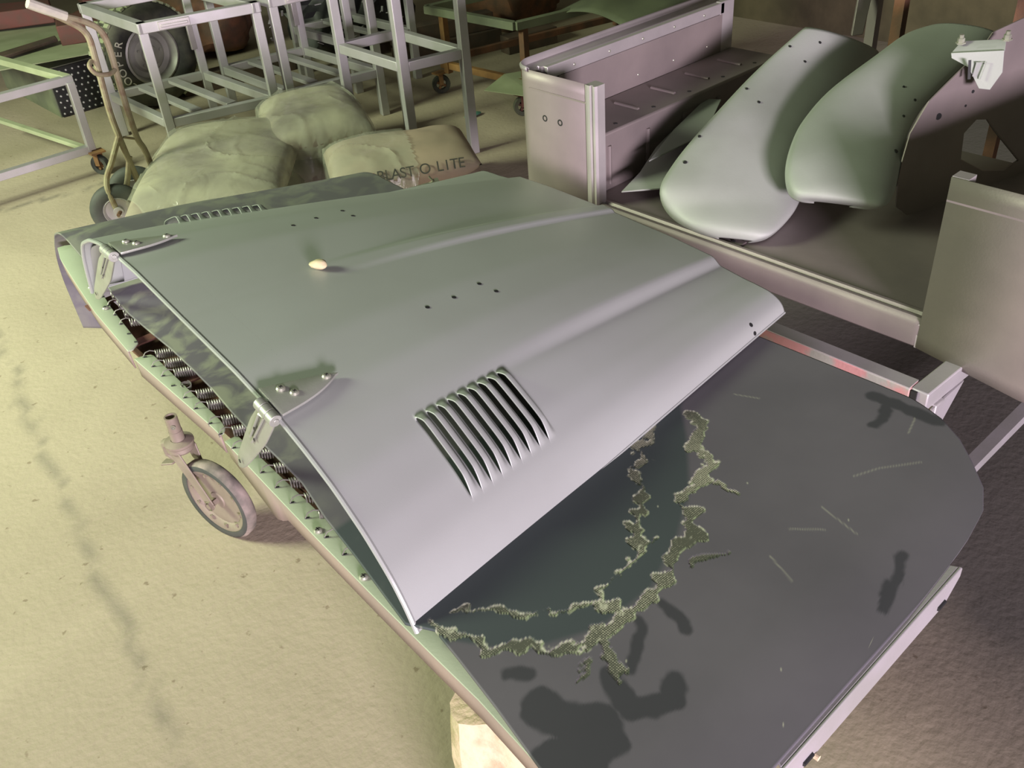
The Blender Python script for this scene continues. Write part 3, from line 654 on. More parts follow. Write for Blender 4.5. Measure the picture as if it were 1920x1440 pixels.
    mb.box((x1 - .07, min(yn, yo), ZF - .05), (x1 - .0, max(yn, yo), ZT - .01)); mb.build('end_post', 'bright' if sg > 0 else 'tub', tub, bevel=.004)
    # spot-weld marks on the outer face
    for dy in (.105, .16):
        mb = MB(); mb.lathe([(.0085, 0), (.0085, .0008), (.0052, .0008), (.0052, 0)], (x0, yi + sg * dy, .80), (-1, 0, 0), 20); mb.build('weld_mark', 'dark', tub)
    yb = [yi + sg * .0, yi + sg * .21]
    mb = MB(); mb.box((x0 - .0022, min(yb), .868), (x0 - .0006, max(yb), .872)); mb.build('panel_seam', 'tub', tub)
side(1); side(-1)
mb = MB(); mb.box((x0 - .001, .655, ZF - .056), (x0 + .004, .664, ZF + .0)); mb.build('weld_seam', 'bright', tub)

# ------------------------------------------------------------------ fenders
def fender(rows, name, label, bulge, holes, skirtR=.07, skirtL=.05, bead=None):
    t = thing(name, label, 'fender', (rows[3][0][0], rows[3][0][1], rows[0][0][2] - .0), 'loose fenders lying in the tub')
    rows = [(V(a), V(b)) for a, b in rows]; n = len(rows)
    # resample along
    def cr(seq, m):
        out = []
        for j in range(m):
            f = j / (m - 1) * (len(seq) - 1); i = min(int(f), len(seq) - 2); u = f - i
            p0, p1, p2, p3 = seq[max(i - 1, 0)], seq[i], seq[i + 1], seq[min(i + 2, len(seq) - 1)]
            out.append(.5 * ((2 * p1) + (p2 - p0) * u + (2 * p0 - 5 * p1 + 4 * p2 - p3) * u * u + (3 * p1 - p0 - 3 * p2 + p3) * u ** 3))
        return out
    A_, B_ = cr([r[0] for r in rows], 48), cr([r[1] for r in rows], 48); G = []
    up = V((-.55, -.45, .70)).normalized()
    for j in range(48):
        a, b = A_[j], B_[j]; fj = j / 47; bl = bulge * (min(1, fj * 5) * (1 - .35 * fj))
        row = []
        dl = (a - b).normalized()
        sl, sr = skirtL * min(1, .25 + fj * 4), skirtR * min(1, .25 + fj * 4)
        for k in range(5): row.append(a - up * sl * (1 - k / 5) + dl * .004 * k / 5)
        for k in range(25):
            c_ = k / 24; row.append(a.lerp(b, c_) + up * bl * (1 - abs(2 * c_ - 1) ** 2.6))
        for k in range(5): row.append(b - up * sr * ((k + 1) / 5) + dl * .012 * (k + 1) / 5)
        G.append([list(p) for p in row])
    # nose lip folded under
    me = grid_mesh('shell', np.array(G)); s_ = link('fender_shell', me, 'fender', t, ang=75); k = s_.modifiers.new('thick', 'SOLIDIFY'); k.thickness = .0025; k.offset = 0
    k = s_.modifiers.new('sm', 'SMOOTH'); k.iterations = 6; k.factor = .5
    G = np.array(G)
    for (fj, c_, r) in holes:
        j = int(fj * 47) + 1; kk = 5 + int(c_ * 24); p = V(G[j][kk]); e1 = V(G[j + 1][kk]) - V(G[j - 1][kk]); e2 = V(G[j][kk + 1]) - V(G[j][kk - 1]); nn = e1.cross(e2).normalized(); nn = nn if nn.dot(up) > 0 else -nn
        mb = MB(); mb.lathe([(r, -.004), (r, .003), (0, .003)], p, nn, 12); mb.build('drilled_hole', 'dark', t)
    return t, G
F1 = [((1.667,1.171,.62),(1.698,1.106,.62)),((1.641,1.233,.64),(1.734,1.074,.635)),((1.648,1.311,.66),(1.825,1.082,.65)),((1.661,1.35,.7),(1.899,1.105,.665)),((1.734,1.372,.73),(1.98,1.139,.69)),((1.816,1.384,.76),(2.087,1.18,.715)),((1.914,1.395,.79),(2.208,1.22,.74)),((2.099,1.425,.83),(2.378,1.263,.77)),((2.236,1.439,.86),(2.50,1.291,.79)),((2.389,1.441,.9),(2.56,1.301,.81))]
F2 = [((1.817,1.023,.7),(1.847,.947,.7)),((1.781,1.044,.72),(1.867,.882,.71)),((1.795,1.08,.735),(1.945,.899,.725)),((1.845,1.122,.76),(2.032,.938,.75)),((1.923,1.159,.785),(2.118,.973,.78)),((1.993,1.178,.81),(2.191,.992,.8)),((2.126,1.192,.845),(2.255,.998,.82)),((2.309,1.174,.89),(2.378,.993,.86)),((2.428,1.17,.91),(2.462,.985,.89)),((2.488,1.128,.925),(2.545,.981,.91))]
fender(F1, 'front_fender', 'pale grey fender with rounded nose resting on tub floor beside the far wheel box', .03, [(.44, .1, .005), (.56, .06, .004), (.70, .3, .004), (.74, .1, .004), (.84, .4, .004), (.92, .35, .004), (.90, .12, .004)])
t2, G2 = fender(F2, 'front_fender', 'dusty green fender with steel bracket bolted on, propped above the tub floor on the right', .03, [(.36, .93, .005), (.52, .9, .0035), (.62, .9, .0035), (.66, .7, .003), (.82, .9, .003)], skirtR=.035)
# inner apron with cut-out
def ap(x, z, e=0): return (x, .93 - .25 * (x - 2.05) + e, z)
outer = [(2.03, .635), (2.214, .492), (2.271, .50), (2.50, .605), (2.50, 1.04), (2.349, 1.012), (2.242, .998), (2.217, .968), (2.161, .932), (2.076, .879), (2.034, .815), (2.02, .73)]
hole = [(2.225, .70), (2.216, .769), (2.230, .781), (2.252, .796), (2.291, .787), (2.322, .755), (2.45, .64), (2.40, .625), (2.315, .647)]
ed1 = [V(F2[k][1]) for k in (2, 3, 4, 5, 6, 7, 8, 9)]; ed2 = [V(ap(*outer[k])) for k in (11, 11, 10, 10, 9, 8, 7, 6)]
ed2[1] = (ed2[0] + ed2[2]) / 2; ed2[3] = ed2[2].lerp(ed2[4], .5)
me = grid_mesh('edge_strip', np.array([[list(p) for p in ed1], [list(p) for p in ed2]])); link('edge_strip', me, 'tub', t2, solid=.002)
bm = bmesh.new(); es = []
for loop in (outer, hole):
    vs = [bm.verts.new(ap(*p)) for p in loop]
    es += [bm.edges.new((vs[i], vs[(i + 1) % len(vs)])) for i in range(len(vs))]
bmesh.ops.triangle_fill(bm, use_beauty=True, use_dissolve=False, edges=es)
bmesh.ops.recalc_face_normals(bm, faces=bm.faces)
me = bpy.data.meshes.new('inner_apron'); bm.to_mesh(me); bm.free(); link('inner_apron', me, 'tub', t2, solid=.003, smooth=False)
mb = MB(); mb.tube([V(ap(*p)) for p in hole], .003, 6, closed=True); mb.build('cutout_flange', 'tub', t2)
for (x, z, r) in ((2.115, .835, .008), (2.215, .87, .004), (2.20, .84, .003)):
    mb = MB(); disc(mb, ap(x, z, -.0035), (-.45, -.9, 0), r, .001); mb.build('drilled_hole', 'dark', t2)
# bracket with two bolts
mb = MB()
mb.prism([(2.452, 1.053, .875), (2.475, .933, .895), (2.500, .945, .912), (2.494, 1.052, .892)], (-.004, -.002, -.005))
mb.prism([(2.448, 1.053, .875), (2.471, .933, .895), (2.478, .928, .84), (2.455, .940, .80), (2.435, .96, .805), (2.442, 1.00, .85), (2.45, 1.05, .862)], (-.008, -.003, 0))
for v_ in mb.bm.verts: v_.co = V((0, 0, 1.65)) + (v_.co - V((0, 0, 1.65))) * .885
br = mb.build('bracket', 'fender', t2, bevel=.0015)
for (x, y, z) in ((2.19, .925, .979), (2.205, .832, .997)):
    mb = MB(); mb.lathe([(.011, 0), (.011, .003), (.008, .003), (.008, .012), (.005, .014), (.005, .02), (0, .02)], (x, y, z), (-.1, 0, 1), 6); q = mb.build('bolt', 'screw', None); q.parent = br; q.location = (0, 0, 0)
mb = MB(); mb.bar((2.147, .879, .96), (2.144, .871, .92), .006, .004, (-1, -.5, 0)); mb.build('bracket_slot', 'dark', t2)
mb = MB(); mb.tube([(2.152, .868, .925), (2.156, .866, .955), (2.16, .847, .958), (2.152, .850, .921)], .0016, 6); mb.build('pressed_rib', 'fender', t2)
# flat apron flap under fender 1
mb = MB(); mb.prism([(1.656,1.472,.655),(1.732,1.406,.655),(1.80,1.40,.66),(1.95,1.44,.68),(2.147,1.60,.69),(2.113,1.622,.69),(1.904,1.567,.67),(1.768,1.507,.66)], (0, 0, .004))
fp = mb.build('flat_side_panel', 'fender', None, bevel=.001); tag(fp, 'flat thin pale green panel sticking out from under the left fender', 'panel')
mb = MB(); mb.prism([(1.765,1.475,.70),(1.95,1.545,.71),(2.16,1.60,.725),(2.18,1.56,.725),(1.98,1.46,.71)], (0, 0, .004))
tag(mb.build('narrow_side_panel', 'fender', None, bevel=.001), 'narrow grey metal strip lying between the wheel box and the left fender', 'panel')

# ribbed body section behind the fenders, top right
bp_ = thing('ribbed_floor_section', 'ribbed green-grey floor panel with a round hole, standing behind the right fender', 'vehicle panel', (2.75, 1.15, .85))
mb = MB(); mb.prism([(2.53, 1.20, .97), (2.60, .99, .99), (2.95, 1.00, 1.20), (2.80, 1.36, 1.18), (2.50, 1.30, 1.06)], (0, 0, .004)); mb.build('panel_sheet', 'greendark', bp_)
for k in range(4):
    f = k / 3.4; a = V((2.47, 1.19, 1.038)).lerp(V((2.70, 1.31, 1.13)), f); b = V((2.54, 1.01, 1.065)).lerp(V((2.80, 1.12, 1.15)), f)
    mb = MB(); mb.tube([a, b], .006, 8); mb.build('pressed_rib', 'greendark', bp_)
mb = MB(); mb.lathe([(.022, 0), (.022, .006), (.015, .007), (.014, 0)], (2.64, 1.01, 1.102), (0, -.1, 1), 6, closed=False); mb.build('hole_collar', 'greendark', bp_)
mb = MB(); disc(mb, (2.64, 1.01, 1.100), (-.2, -.1, 1), .014); mb.build('round_hole', 'redrust', bp_)
for (x, y) in ((2.6, 1.28), (2.85, 1.05)):
    mb = MB(); mb.bar((x, y, 1.08), (x, y, 0), .03); mb.build('leg', 'rust', bp_)
pt_ = thing('door_pillar', 'tall folded steel pillar with a split foot standing behind the two fenders', 'vehicle pillar', (2.80, 1.46, 0))
mb = MB(); mb.prism([(2.76, 1.47, .93), (2.79, 1.41, .93), (2.83, 1.43, .93), (2.80, 1.50, .93)], (.12, .07, .42)); mb.build('pillar_channel', 'tub', pt_, bevel=.003)
mb = MB(); mb.prism([(2.68, 1.46, .80), (2.71, 1.44, .80), (2.78, 1.46, .95), (2.75, 1.49, .95)], (.01, .01, 0)); mb.build('pillar_foot', 'tub', pt_, bevel=.002)
mb = MB(); mb.bar((2.80, 1.46, .0), (2.80, 1.46, .94), .03); mb.build('lower_post', 'tub', pt_)

# ------------------------------------------------------------------ galvanised frames
def stand(name, label, c, ztop, zsh, slats, group='grey tube frames behind the sacks', clamp=True):
    FL, FR, BR, BL = [V((x, y, 0)) for x, y in c]
    t = thing(name, label, 'metal frame', ((FL + BR) / 2)[:], group)
    w_ = .042
    for p in (FL, FR, BR, BL):
        mb = MB(); mb.bar(p, p + V((0, 0, ztop - w_ / 2)), w_, w_, (FR - FL).normalized()); mb.build('leg', 'frame', t, bevel=.003)
    for a, b in ((FL, FR), (FR, BR), (BR, BL), (BL, FL)):
        d = (b - a).normalized()
        mb = MB(); mb.bar(a - d * w_ / 2 + V((0, 0, ztop)), b + d * w_ / 2 + V((0, 0, ztop)), w_ * 1.05, w_ * 1.1); mb.build('top_rail', 'frame', t, bevel=.003)
        mb = MB(); mb.bar(a + d * w_ / 2 + V((0, 0, zsh)), b - d * w_ / 2 + V((0, 0, zsh)), w_ * .9, w_); mb.build('lower_rail', 'frame', t, bevel=.003)
    for f in slats:
        a = FL.lerp(FR, f); b = BL.lerp(BR, f); d = (b - a).normalized()
        mb = MB(); mb.bar(a + d * .03 + V((0, 0, zsh + .015)), b - d * .03 + V((0, 0, zsh + .015)), .05, .018); mb.build('shelf_slat', 'frame', t, bevel=.002)
    if clamp:
        m_ = FL.lerp(FR, .27) + V((0, 0, ztop)); d = (FR - FL).normalized(); n = V((d.y, -d.x, 0)); n = n if n.y < 0 else -n
        mb = MB(); mb.bar(m_ - d * .07 + n * .026, m_ + d * .07 + n * .026, .012, .036); mb.bar(m_ - d * .06 + n * .034, m_ + d * .06 + n * .034, .010, .012); mb.build('hinge_plate', 'bright', t, bevel=.002)
        m_ = BR.lerp(BR, 0) + V((-.03, -.02, ztop - .22)); mb = MB(); mb.bar(m_ - V((0, 0, .07)), m_ + V((0, 0, .07)), .016, .03); mb.build('hinge_plate', 'bright', t, bevel=.002)
    return t
stand('tube_frame', 'leftmost grey square tube frame, the tyre showing through it', [(1.685, 4.34), (2.18, 4.20), (2.17, 4.90), (1.69, 5.00)], .645, .21, (.3, .62))
stand('tube_frame', 'middle grey square tube frame with slatted lower shelf behind the sacks', [(2.26, 4.18), (2.73, 4.08), (2.73, 4.78), (2.27, 4.86)], .655, .22, (.3, .66))
stand('tube_frame', 'tall grey square tube frame at the right with its shelf at half height', [(2.375, 3.36), (2.665, 3.29), (2.69, 3.82), (2.39, 3.86)], .95, .462, (), clamp=False)
stand('tube_frame', 'dim grey square tube frame furthest back between middle and tall frames', [(2.86, 4.50), (3.22, 4.42), (3.22, 5.0), (2.86, 5.08)], .75, .26, (.5,), clamp=False)

# ------------------------------------------------------------------ tyre on a wheel, behind the leftmost frame
ty = thing('spare_wheel', 'dusty road tyre with white sidewall lettering on a grey rim behind the frames', 'wheel', (2.05, 5.25, 0))
c = V((2.05, 5.33, .285)); axd = V((.10, -1, .0)).normalized()
mb = MB(); mb.lathe([(.150, -.06), (.165, -.085), (.22, -.095), (.262, -.085), (.275, -.07), (.278, 0), (.275, .07), (.262, .085), (.22, .095), (.165, .085), (.150, .06)], c, axd, 64, closed=True); mb.build('tyre', 'dustrubber', ty, ang=60)
tx = axd.orthogonal().normalized(); tz = axd.cross(tx)
for sdx in (-1, 0, 1):
    for k in range(44):
        th = 2 * PI * (k + (.5 if sdx == 0 else 0)) / 44; rdv = tx * math.cos(th) + tz * math.sin(th); tg = -tx * math.sin(th) + tz * math.cos(th)
        if rdv.z < -.9: continue
        p = c + rdv * .279 + axd * sdx * .055
        if sdx == -1 and k == 0 or True:
            mb = MB(); mb.bar(p - axd * .022, p + axd * .022, .022, .012, rdv)
            mb.build('tread_block', 'greensheet', ty)
mb = MB(); mb.lathe([(.152, .055), (.158, .078), (.148, .082), (.138, .07), (.128, .03), (.10, .022), (.085, .04), (.05, .045), (.045, .06), (.02, .066), (0, .066)], c, axd, 40); rm = mb.build('rim', 'rim', ty)
for k in range(5):
    th = 2 * PI * k / 5; p = c + (tx * math.cos(th) + tz * math.sin(th)) * .068 + axd * .042
    mb = MB(); mb.lathe([(.008, 0), (.008, .012), (0, .012)], p, axd, 6); q = mb.build('wheel_nut', 'rim', None); q.parent = rm; q.location = (0, 0, 0)
def text_mesh(s, size, name, m, matw, parent=None, ext=.0006):
    cu = bpy.data.curves.new(name, 'FONT'); cu.body = s; cu.size = size; cu.extrude = ext; cu.align_x = 'CENTER'; cu.align_y = 'CENTER'
    to = bpy.data.objects.new(name + '_tmp', cu); COL.objects.link(to)
    dg = bpy.context.evaluated_depsgraph_get(); me = bpy.data.meshes.new_from_object(to.evaluated_get(dg)); bpy.data.objects.remove(to)
    me.transform(matw); me.materials.clear(); return link(name, me, m, parent, smooth=False)
upv = V((0, 0, 1)) - axd * axd.z; upv.normalize(); rtv = upv.cross(axd).normalized()
for i, ch in enumerate('COOPER'):
    th = math.radians(218 - i * 13.5); rdv = rtv * math.cos(th) + upv * math.sin(th)
    yv = rdv; zv = axd; xv = yv.cross(zv)
    p = c + rdv * .208 + axd * .0965
    mw = Matrix(((xv.x, yv.x, zv.x, p.x), (xv.y, yv.y, zv.y, p.y), (xv.z, yv.z, zv.z, p.z), (0, 0, 0, 1)))
    text_mesh(ch, .058, 'raised_letter', 'white', mw, ty, .001)

# ------------------------------------------------------------------ left cart with caster
lc = thing('low_cart', 'low pale pink steel cart frame at the left edge with a rusty caster', 'cart', (1.1, 5.0, 0))
mb = MB(); mb.bar((.2, 4.62, .45), (1.40, 4.60, .45), .04, .035); mb.build('top_rail', 'frame', lc, bevel=.002)
mb = MB(); mb.bar((1.38, 4.60, .455), (1.25, 5.5, .455), .04, .03); mb.build('top_rail', 'greensheet', lc, bevel=.002)
mb = MB(); mb.bar((1.38, 4.585, .44), (1.375, 4.585, .12), .035); mb.build('leg', 'frame', lc, bevel=.002)
mb = MB(); mb.bar((.2, 4.62, .125), (1.37, 4.59, .125), .04, .035); mb.build('lower_rail', 'frame', lc, bevel=.002)
mb = MB(); mb.bar((1.36, 4.60, .125), (1.22, 5.5, .125), .03, .02); mb.build('lower_rail', 'greensheet', lc, bevel=.002)
def caster(parent, c, ax, r=.047, m='rust', wm='dustrubber', top=.115):
    c = V(c); ax = V(ax).normalized()
    mb = MB(); mb.lathe([(r * .55, -.012), (r * .95, -.014), (r, -.008), (r, .008), (r * .95, .014), (r * .55, .012)], c, ax, 24, closed=True); w_ = mb.build('caster', wm, parent)
    mb = MB(); mb.lathe([(r * .2, -.016), (r * .2, .016)], c, ax, 12); 
    for k in range(4):
        th = PI / 2 * k + .4; a = ax.orthogonal().normalized(); b = ax.cross(a); d = a * math.cos(th) + b * math.sin(th); mb.bar(c, c + d * r * .6, .012, .012, ax)
    q = mb.build('wheel_spokes', m, None); q.parent = w_; q.location = (0, 0, 0)
    mb = MB()
    for s in (1, -1): mb.bar(c + ax * .02 * s, V((c.x, c.y, top - .01)) + ax * .018 * s, .024, .003, ax)
    mb.box((c.x - .035, c.y - .03, top - .008), (c.x + .035, c.y + .03, top))
    q = mb.build('caster_fork', m, None); q.parent = w_; q.location = (0, 0, 0)
    return w_
for o_ in (caster(lc, (1.385, 4.56, .047), (-.85, -.5, 0), m='orange', wm='rubber'),): pass

# perforated black crate with sheet on top, maroon parts
cr_ = thing('black_crate', 'black crate with rows of studs under a pale green sheet, far left', 'crate', (1.9, 6.0, 0))
mb = MB(); mb.box((1.58, 5.60, 0), (2.1, 6.5, .27)); mb.build('crate_body', 'greendark', cr_)
mb = MB(); mb.box((1.585, 5.585, .005), (2.10, 5.60, .265)); mb.build('front_panel', 'dark', cr_)
mb = MB()
for i in range(14):
    for j in range(8):
        dome(mb, (1.60 + i * .036 + (j % 2) * .012, 5.585, .02 + j * .032), (0, -1, 0), .006, .008)
q = mb.build('stud_rows', 'frame', cr_); q['kind'] = 'stuff'
sheet = MB(); sheet.prism([(1.30, 5.62, .32), (2.02, 5.48, .30), (2.2, 6.6, .30), (1.32, 6.75, .32)], (0, 0, .005))
tag(sheet.build('dust_sheet_board', 'greensheet'), 'pale green dusty board lying on top of the studded black crate', 'board')
def blob(name, m, c, s, label, cat, seed, rot=0, sq=1.0, amp=.15):
    bm = bmesh.new(); bmesh.ops.create_icosphere(bm, subdivisions=4, radius=1)
    for v in bm.verts:
        p = v.co.copy(); q = V([math.copysign(abs(k) ** sq, k) for k in p]); n = 1 + amp * noise.noise(p * 1.6 + V((seed, 0, 0))) + amp * .4 * noise.noise(p * 4 + V((0, seed, 0)))
        v.co = V((q.x * s[0], q.y * s[1], q.z * s[2])) * n
    bmesh.ops.transform(bm, matrix=Matrix.Translation(V(c)) @ Matrix.Rotation(rot, 4, 'Z'), verts=bm.verts)
    me = bpy.data.meshes.new(name); bm.to_mesh(me); bm.free(); return tag(link(name, me, m), label, cat)
def slab(name, m, pts, h, label, cat, bevel=.006):
    mb = MB(); mb.prism(pts, (0, 0, h)); return tag(mb.build(name, m, None, bevel=bevel), label, cat)
slab('machine_cover', 'redrust', [(1.58, 6.55, .33), (1.95, 6.35, .33), (2.02, 6.55, .33), (1.66, 6.85, .33)], .10, 'maroon metal cover lying on the board at the far left', 'metal cover')
slab('machine_housing', 'redrust', [(1.78, 5.82, .31), (2.12, 5.70, .31), (2.22, 5.95, .31), (1.88, 6.1, .31)], .11, 'dark maroon rusty block on the board just left of the hand truck', 'metal block')
slab('machine_guard', 'redrust', [(2.2, 6.5, .33), (2.6, 6.4, .33), (2.7, 6.8, .33), (2.3, 6.9, .33)], .20, 'maroon plate standing behind the upper end of the hand truck', 'metal plate')
slab('grey_plank', 'brownwood', [(1.38, 5.75, .33), (1.78, 5.86, .33), (1.80, 5.95, .33), (1.40, 5.86, .33)], .02, 'grey weathered strip lying on the board left of the maroon block', 'plank')
mb = MB(); mb.tube([(1.5, 8.0, .42), (1.75, 7.6, .42)], .02, 10); mb.lathe([(.045, 0), (.045, .03), (0, .03)], (1.75, 7.6, .42), (.5, -.8, 0), 12); mb.tube([(1.6, 7.84, .4), (1.6, 7.84, 0)], .012)
tag(mb.build('steel_roller', 'rod'), 'thin bright steel shaft with a round end in the top left corner', 'shaft')

# ------------------------------------------------------------------ hand truck
ht = thing('hand_truck', 'old two-wheeled hand truck of bent chalky tube leaning beside the sacks', 'hand truck', (1.2, 3.85, 0))
def tube(pts, r, name, m='tubepaint', parent=ht, n=10):
    mb = MB(); pp = [V(p) for p in pts]; out = []
    for i in range(len(pp) - 1):
        p0, p1, p2, p3 = pp[max(i - 1, 0)], pp[i], pp[i + 1], pp[min(i + 2, len(pp) - 1)]
        for k in range(6):
            u = k / 6; out.append(.5 * ((2 * p1) + (p2 - p0) * u + (2 * p0 - 5 * p1 + 4 * p2 - p3) * u * u + (3 * p1 - p0 - 3 * p2 + p3) * u ** 3))
    out.append(pp[-1]); mb.tube(out, r, n); return mb.build(name, m, parent)
tube([(1.16, 3.80, .085), (1.145, 3.79, .20), (1.160, 3.80, .255), (1.20, 3.79, .32), (1.258, 3.80, .40)], .0115, 'wheel_strut')
tube([(1.30, 3.82, .02), (1.275, 3.80, .22), (1.262, 3.80, .36), (1.255, 3.80, .50), (1.265, 3.80, .70), (1.262, 3.80, .80), (1.20, 3.80, .865), (1.11, 3.80, .93)], .0125, 'side_tube')
tube([(1.36, 3.80, .08), (1.345, 3.80, .30), (1.327, 3.80, .38), (1.325, 3.80, .56), (1.33, 3.80, .73), (1.315, 3.80, .80), (1.27, 3.80, .84), (1.20, 3.80, .875)], .0125, 'side_tube')
tube([(1.182, 3.80, .082), (1.195, 3.79, .155), (1.235, 3.80, .215), (1.275, 3.80, .31)], .0115, 'wheel_strut')
tube([(1.248, 3.80, .70), (1.225, 3.77, .69), (1.24, 3.76, .66), (1.29, 3.77, .645), (1.33, 3.80, .65)], .009, 'cross_loop')
tube([(1.275, 3.80, .39), (1.34, 3.80, .36)], .005, 'cross_wire')
g_ = tube([(1.21, 3.80, .872), (1.15, 3.80, .91), (1.095, 3.80, .945)], .019, 'hand_grip', 'white'); g_['label'] = 'worn white grip'
for (cx, cy) in ((1.165, 3.80), (1.30, 3.93)):
    c = V((cx, cy, .112)); ax = V((-.45, -.9, 0)).normalized()
    mb = MB(); mb.lathe([(.062, -.022), (.085, -.027), (.104, -.02), (.112, -.008), (.112, .008), (.104, .02), (.085, .027), (.062, .022)], c, ax, 36, closed=True); wl_ = mb.build('wheel', 'rubber', ht, ang=60)
    mb = MB(); mb.lathe([(.064, .018), (.058, .022), (.050, .008), (.022, .008), (.020, .026), (0, .026)], c, ax, 28); q = mb.build('wheel_disc', 'frame', None); q.parent = wl_; q.location = (0, 0, 0)
mb = MB(); mb.tube([(1.14, 3.75, .112), (1.33, 4.0, .112)], .008); mb.build('axle', 'rust', ht)
mb = MB(); mb.box((1.30, 3.72, .0), (1.42, 3.80, .012)); mb.build('toe_plate', 'rust', ht)

# ------------------------------------------------------------------ sacks and wrap
def sack(name, c, ax, ln, wd, h, m, label, seed, tilt=0.):
    c = V(c); ax = V(ax).normalized(); ay = V((-ax.y, ax.x, 0))
    nu, nv = 40, 28; G = np.zeros((nu * 1, nv * 2, 3))
    def P_(u, v, top):
        eu = 1 - abs(u) ** 5; ev = 1 - abs(v) ** 3.2; th = max(0, eu) ** .5 * max(0, ev) ** .55
        n = noise.noise(V((u * 1.6 + seed, v * 1.4, seed * .7))) * .12 + noise.noise(V((u * 5 + seed, v * 4, 2))) * .03
        z = h / 2 * (1 if top else -1) * th * (1 + (n if top else 0))
        pin = 1 - .06 * abs(u) ** 3 
        return c + ax * (u * ln / 2) + ay * (v * wd / 2 * pin) + V((0, 0, h / 2 + z + tilt * u * ln / 2))
    us = np.linspace(-1, 1, nu); vs = np.linspace(-1, 1, nv)
    mb = MB(); topv = [[mb.bm.verts.new(P_(u, v, True)) for v in vs] for u in us]; botv = [[None] * nv for _ in us]
    for i, u in enumerate(us):
        for j, v in enumerate(vs):
            botv[i][j] = topv[i][j] if (i in (0, nu - 1) or j in (0, nv - 1)) else mb.bm.verts.new(P_(u, v, False))
    for i in range(nu - 1):
        for j in range(nv - 1):
            mb.bm.faces.new((topv[i][j], topv[i + 1][j], topv[i + 1][j + 1], topv[i][j + 1]))
            q = (botv[i][j], botv[i][j + 1], botv[i + 1][j + 1], botv[i + 1][j])
            if len(set(q)) == 4:
                try: mb.bm.faces.new(q)
                except ValueError: pass
    t = thing(name, label, 'sack', (c.x, c.y, c.z), 'paper sacks of abrasive stacked on the floor')
    o = mb.build('sack_body', m, t, ang=70); o['_c'] = 0
    return t, P_
G1 = 'sacks'
sA, PA = sack('paper_sack', (1.57, 3.62, .125), (.62, .78, 0), .92, .62, .17, 'sackdust', 'dusty upper sack at the left of the pile, beside the hand truck', 1)
sB, PB = sack('paper_sack', (2.10, 3.72, .13), (.40, .92, 0), .62, .46, .19, 'sackdust', 'domed upper sack at the back of the pile under the film', 2)
sC, PC = sack('paper_sack', (2.10, 3.08, .125), (.88, -.47, 0), .60, .44, .16, 'sack', 'upper sack at the right of the pile with printed lettering', 3)
sD, PD = sack('paper_sack', (2.17, 3.12, 0), (.88, -.47, 0), .60, .44, .145, 'sack', 'brown lower sack under the lettered sack at the right', 4)
sE, PE = sack('paper_sack', (1.60, 3.64, 0), (.62, .78, 0), .92, .60, .145, 'sackdust', 'cream lower sack at the left, red label on its end', 5)
sF, PF = sack('paper_sack', (2.12, 3.74, 0), (.40, .92, 0), .62, .48, .15, 'sackdust', 'lower sack at the back of the pile, mostly covered by the domed one', 6)
# printing on the long front side of sack C (wraps down to its belly edge)
def print_on(P_, u0, v0, s, size, m, t, side_n):
    pass
n_c = V((-.47, -.88, 0))
def side_mat(c, xdir, tilt=.75):
    x = V(xdir).normalized(); z = (n_c * tilt + V((0, 0, 1)) * (1 - tilt * .35)).normalized(); z = (z - x * z.dot(x)).normalized(); y = z.cross(x)
    return Matrix(((x.x, y.x, z.x, c.x), (x.y, y.y, z.y, c.y), (x.z, y.z, z.z, c.z), (0, 0, 0, 1)))
for i, ch in enumerate('BLAST O LITE'):
    if ch == ' ': continue
    u = -.36 + i * .098; p = PC(u, -.955, True); 
    a = PC(u, -.90, True); b = PC(u, -1.0, True); upd = (a - b).normalized(); x = (PC(u + .05, -.95, True) - PC(u - .05, -.95, True)).normalized(); z = x.cross(upd).normalized(); 
    if z.dot(n_c) < 0: z = -z; x = -x
    upd = z.cross(x); p = (a + b) / 2 + z * .012
    text_mesh(ch, .058, 'printed_letter', 'print', Matrix(((x.x, upd.x, z.x, p.x), (x.y, upd.y, z.y, p.y), (x.z, upd.z, z.z, p.z), (0, 0, 0, 1))), sC, .0006)
for k in range(5):
    a = PC(-.62, -.91 - k * .018, True) + n_c * .012; b = PC(-.44, -.91 - k * .018, True) + n_c * .012
    mb = MB(); mb.bar(a, b, .005, .002, n_c); mb.build('printed_stripe', 'printred', sC)
mb = MB(); a = PC(-.76, -.93, True) + n_c * .008; b = PC(-.64, -.93, True) + n_c * .008; mb.bar(a, b, .03, .002, n_c); mb.build('printed_patch', 'printblue', sC)
# red label on the left end of sack E / A
p = PA(-.985, .45, True); mb = MB(); ee = V((-.62, -.78, 0)); q = PA(-.985, .25, True)
mb.bar(p + ee * .012 + V((0, 0, -.0)), q + ee * .014 + V((0, 0, -.01)), .028, .002, ee); mb.build('red_label', 'printred', sA)
for i, ch in enumerate('CE'):
    pp = PE(-.98, -.35 - i * .16, True) + ee * .014; x = V((.78, -.62, 0)); z = ee; y = V((0, 0, 1))
    text_mesh(ch, .05, 'printed_letter', 'print', Matrix(((x.x, y.x, z.x, pp.x), (x.y, y.y, z.y, pp.y), (x.z, y.z, z.z, pp.z), (0, 0, 0, 1))), sE, .0005)
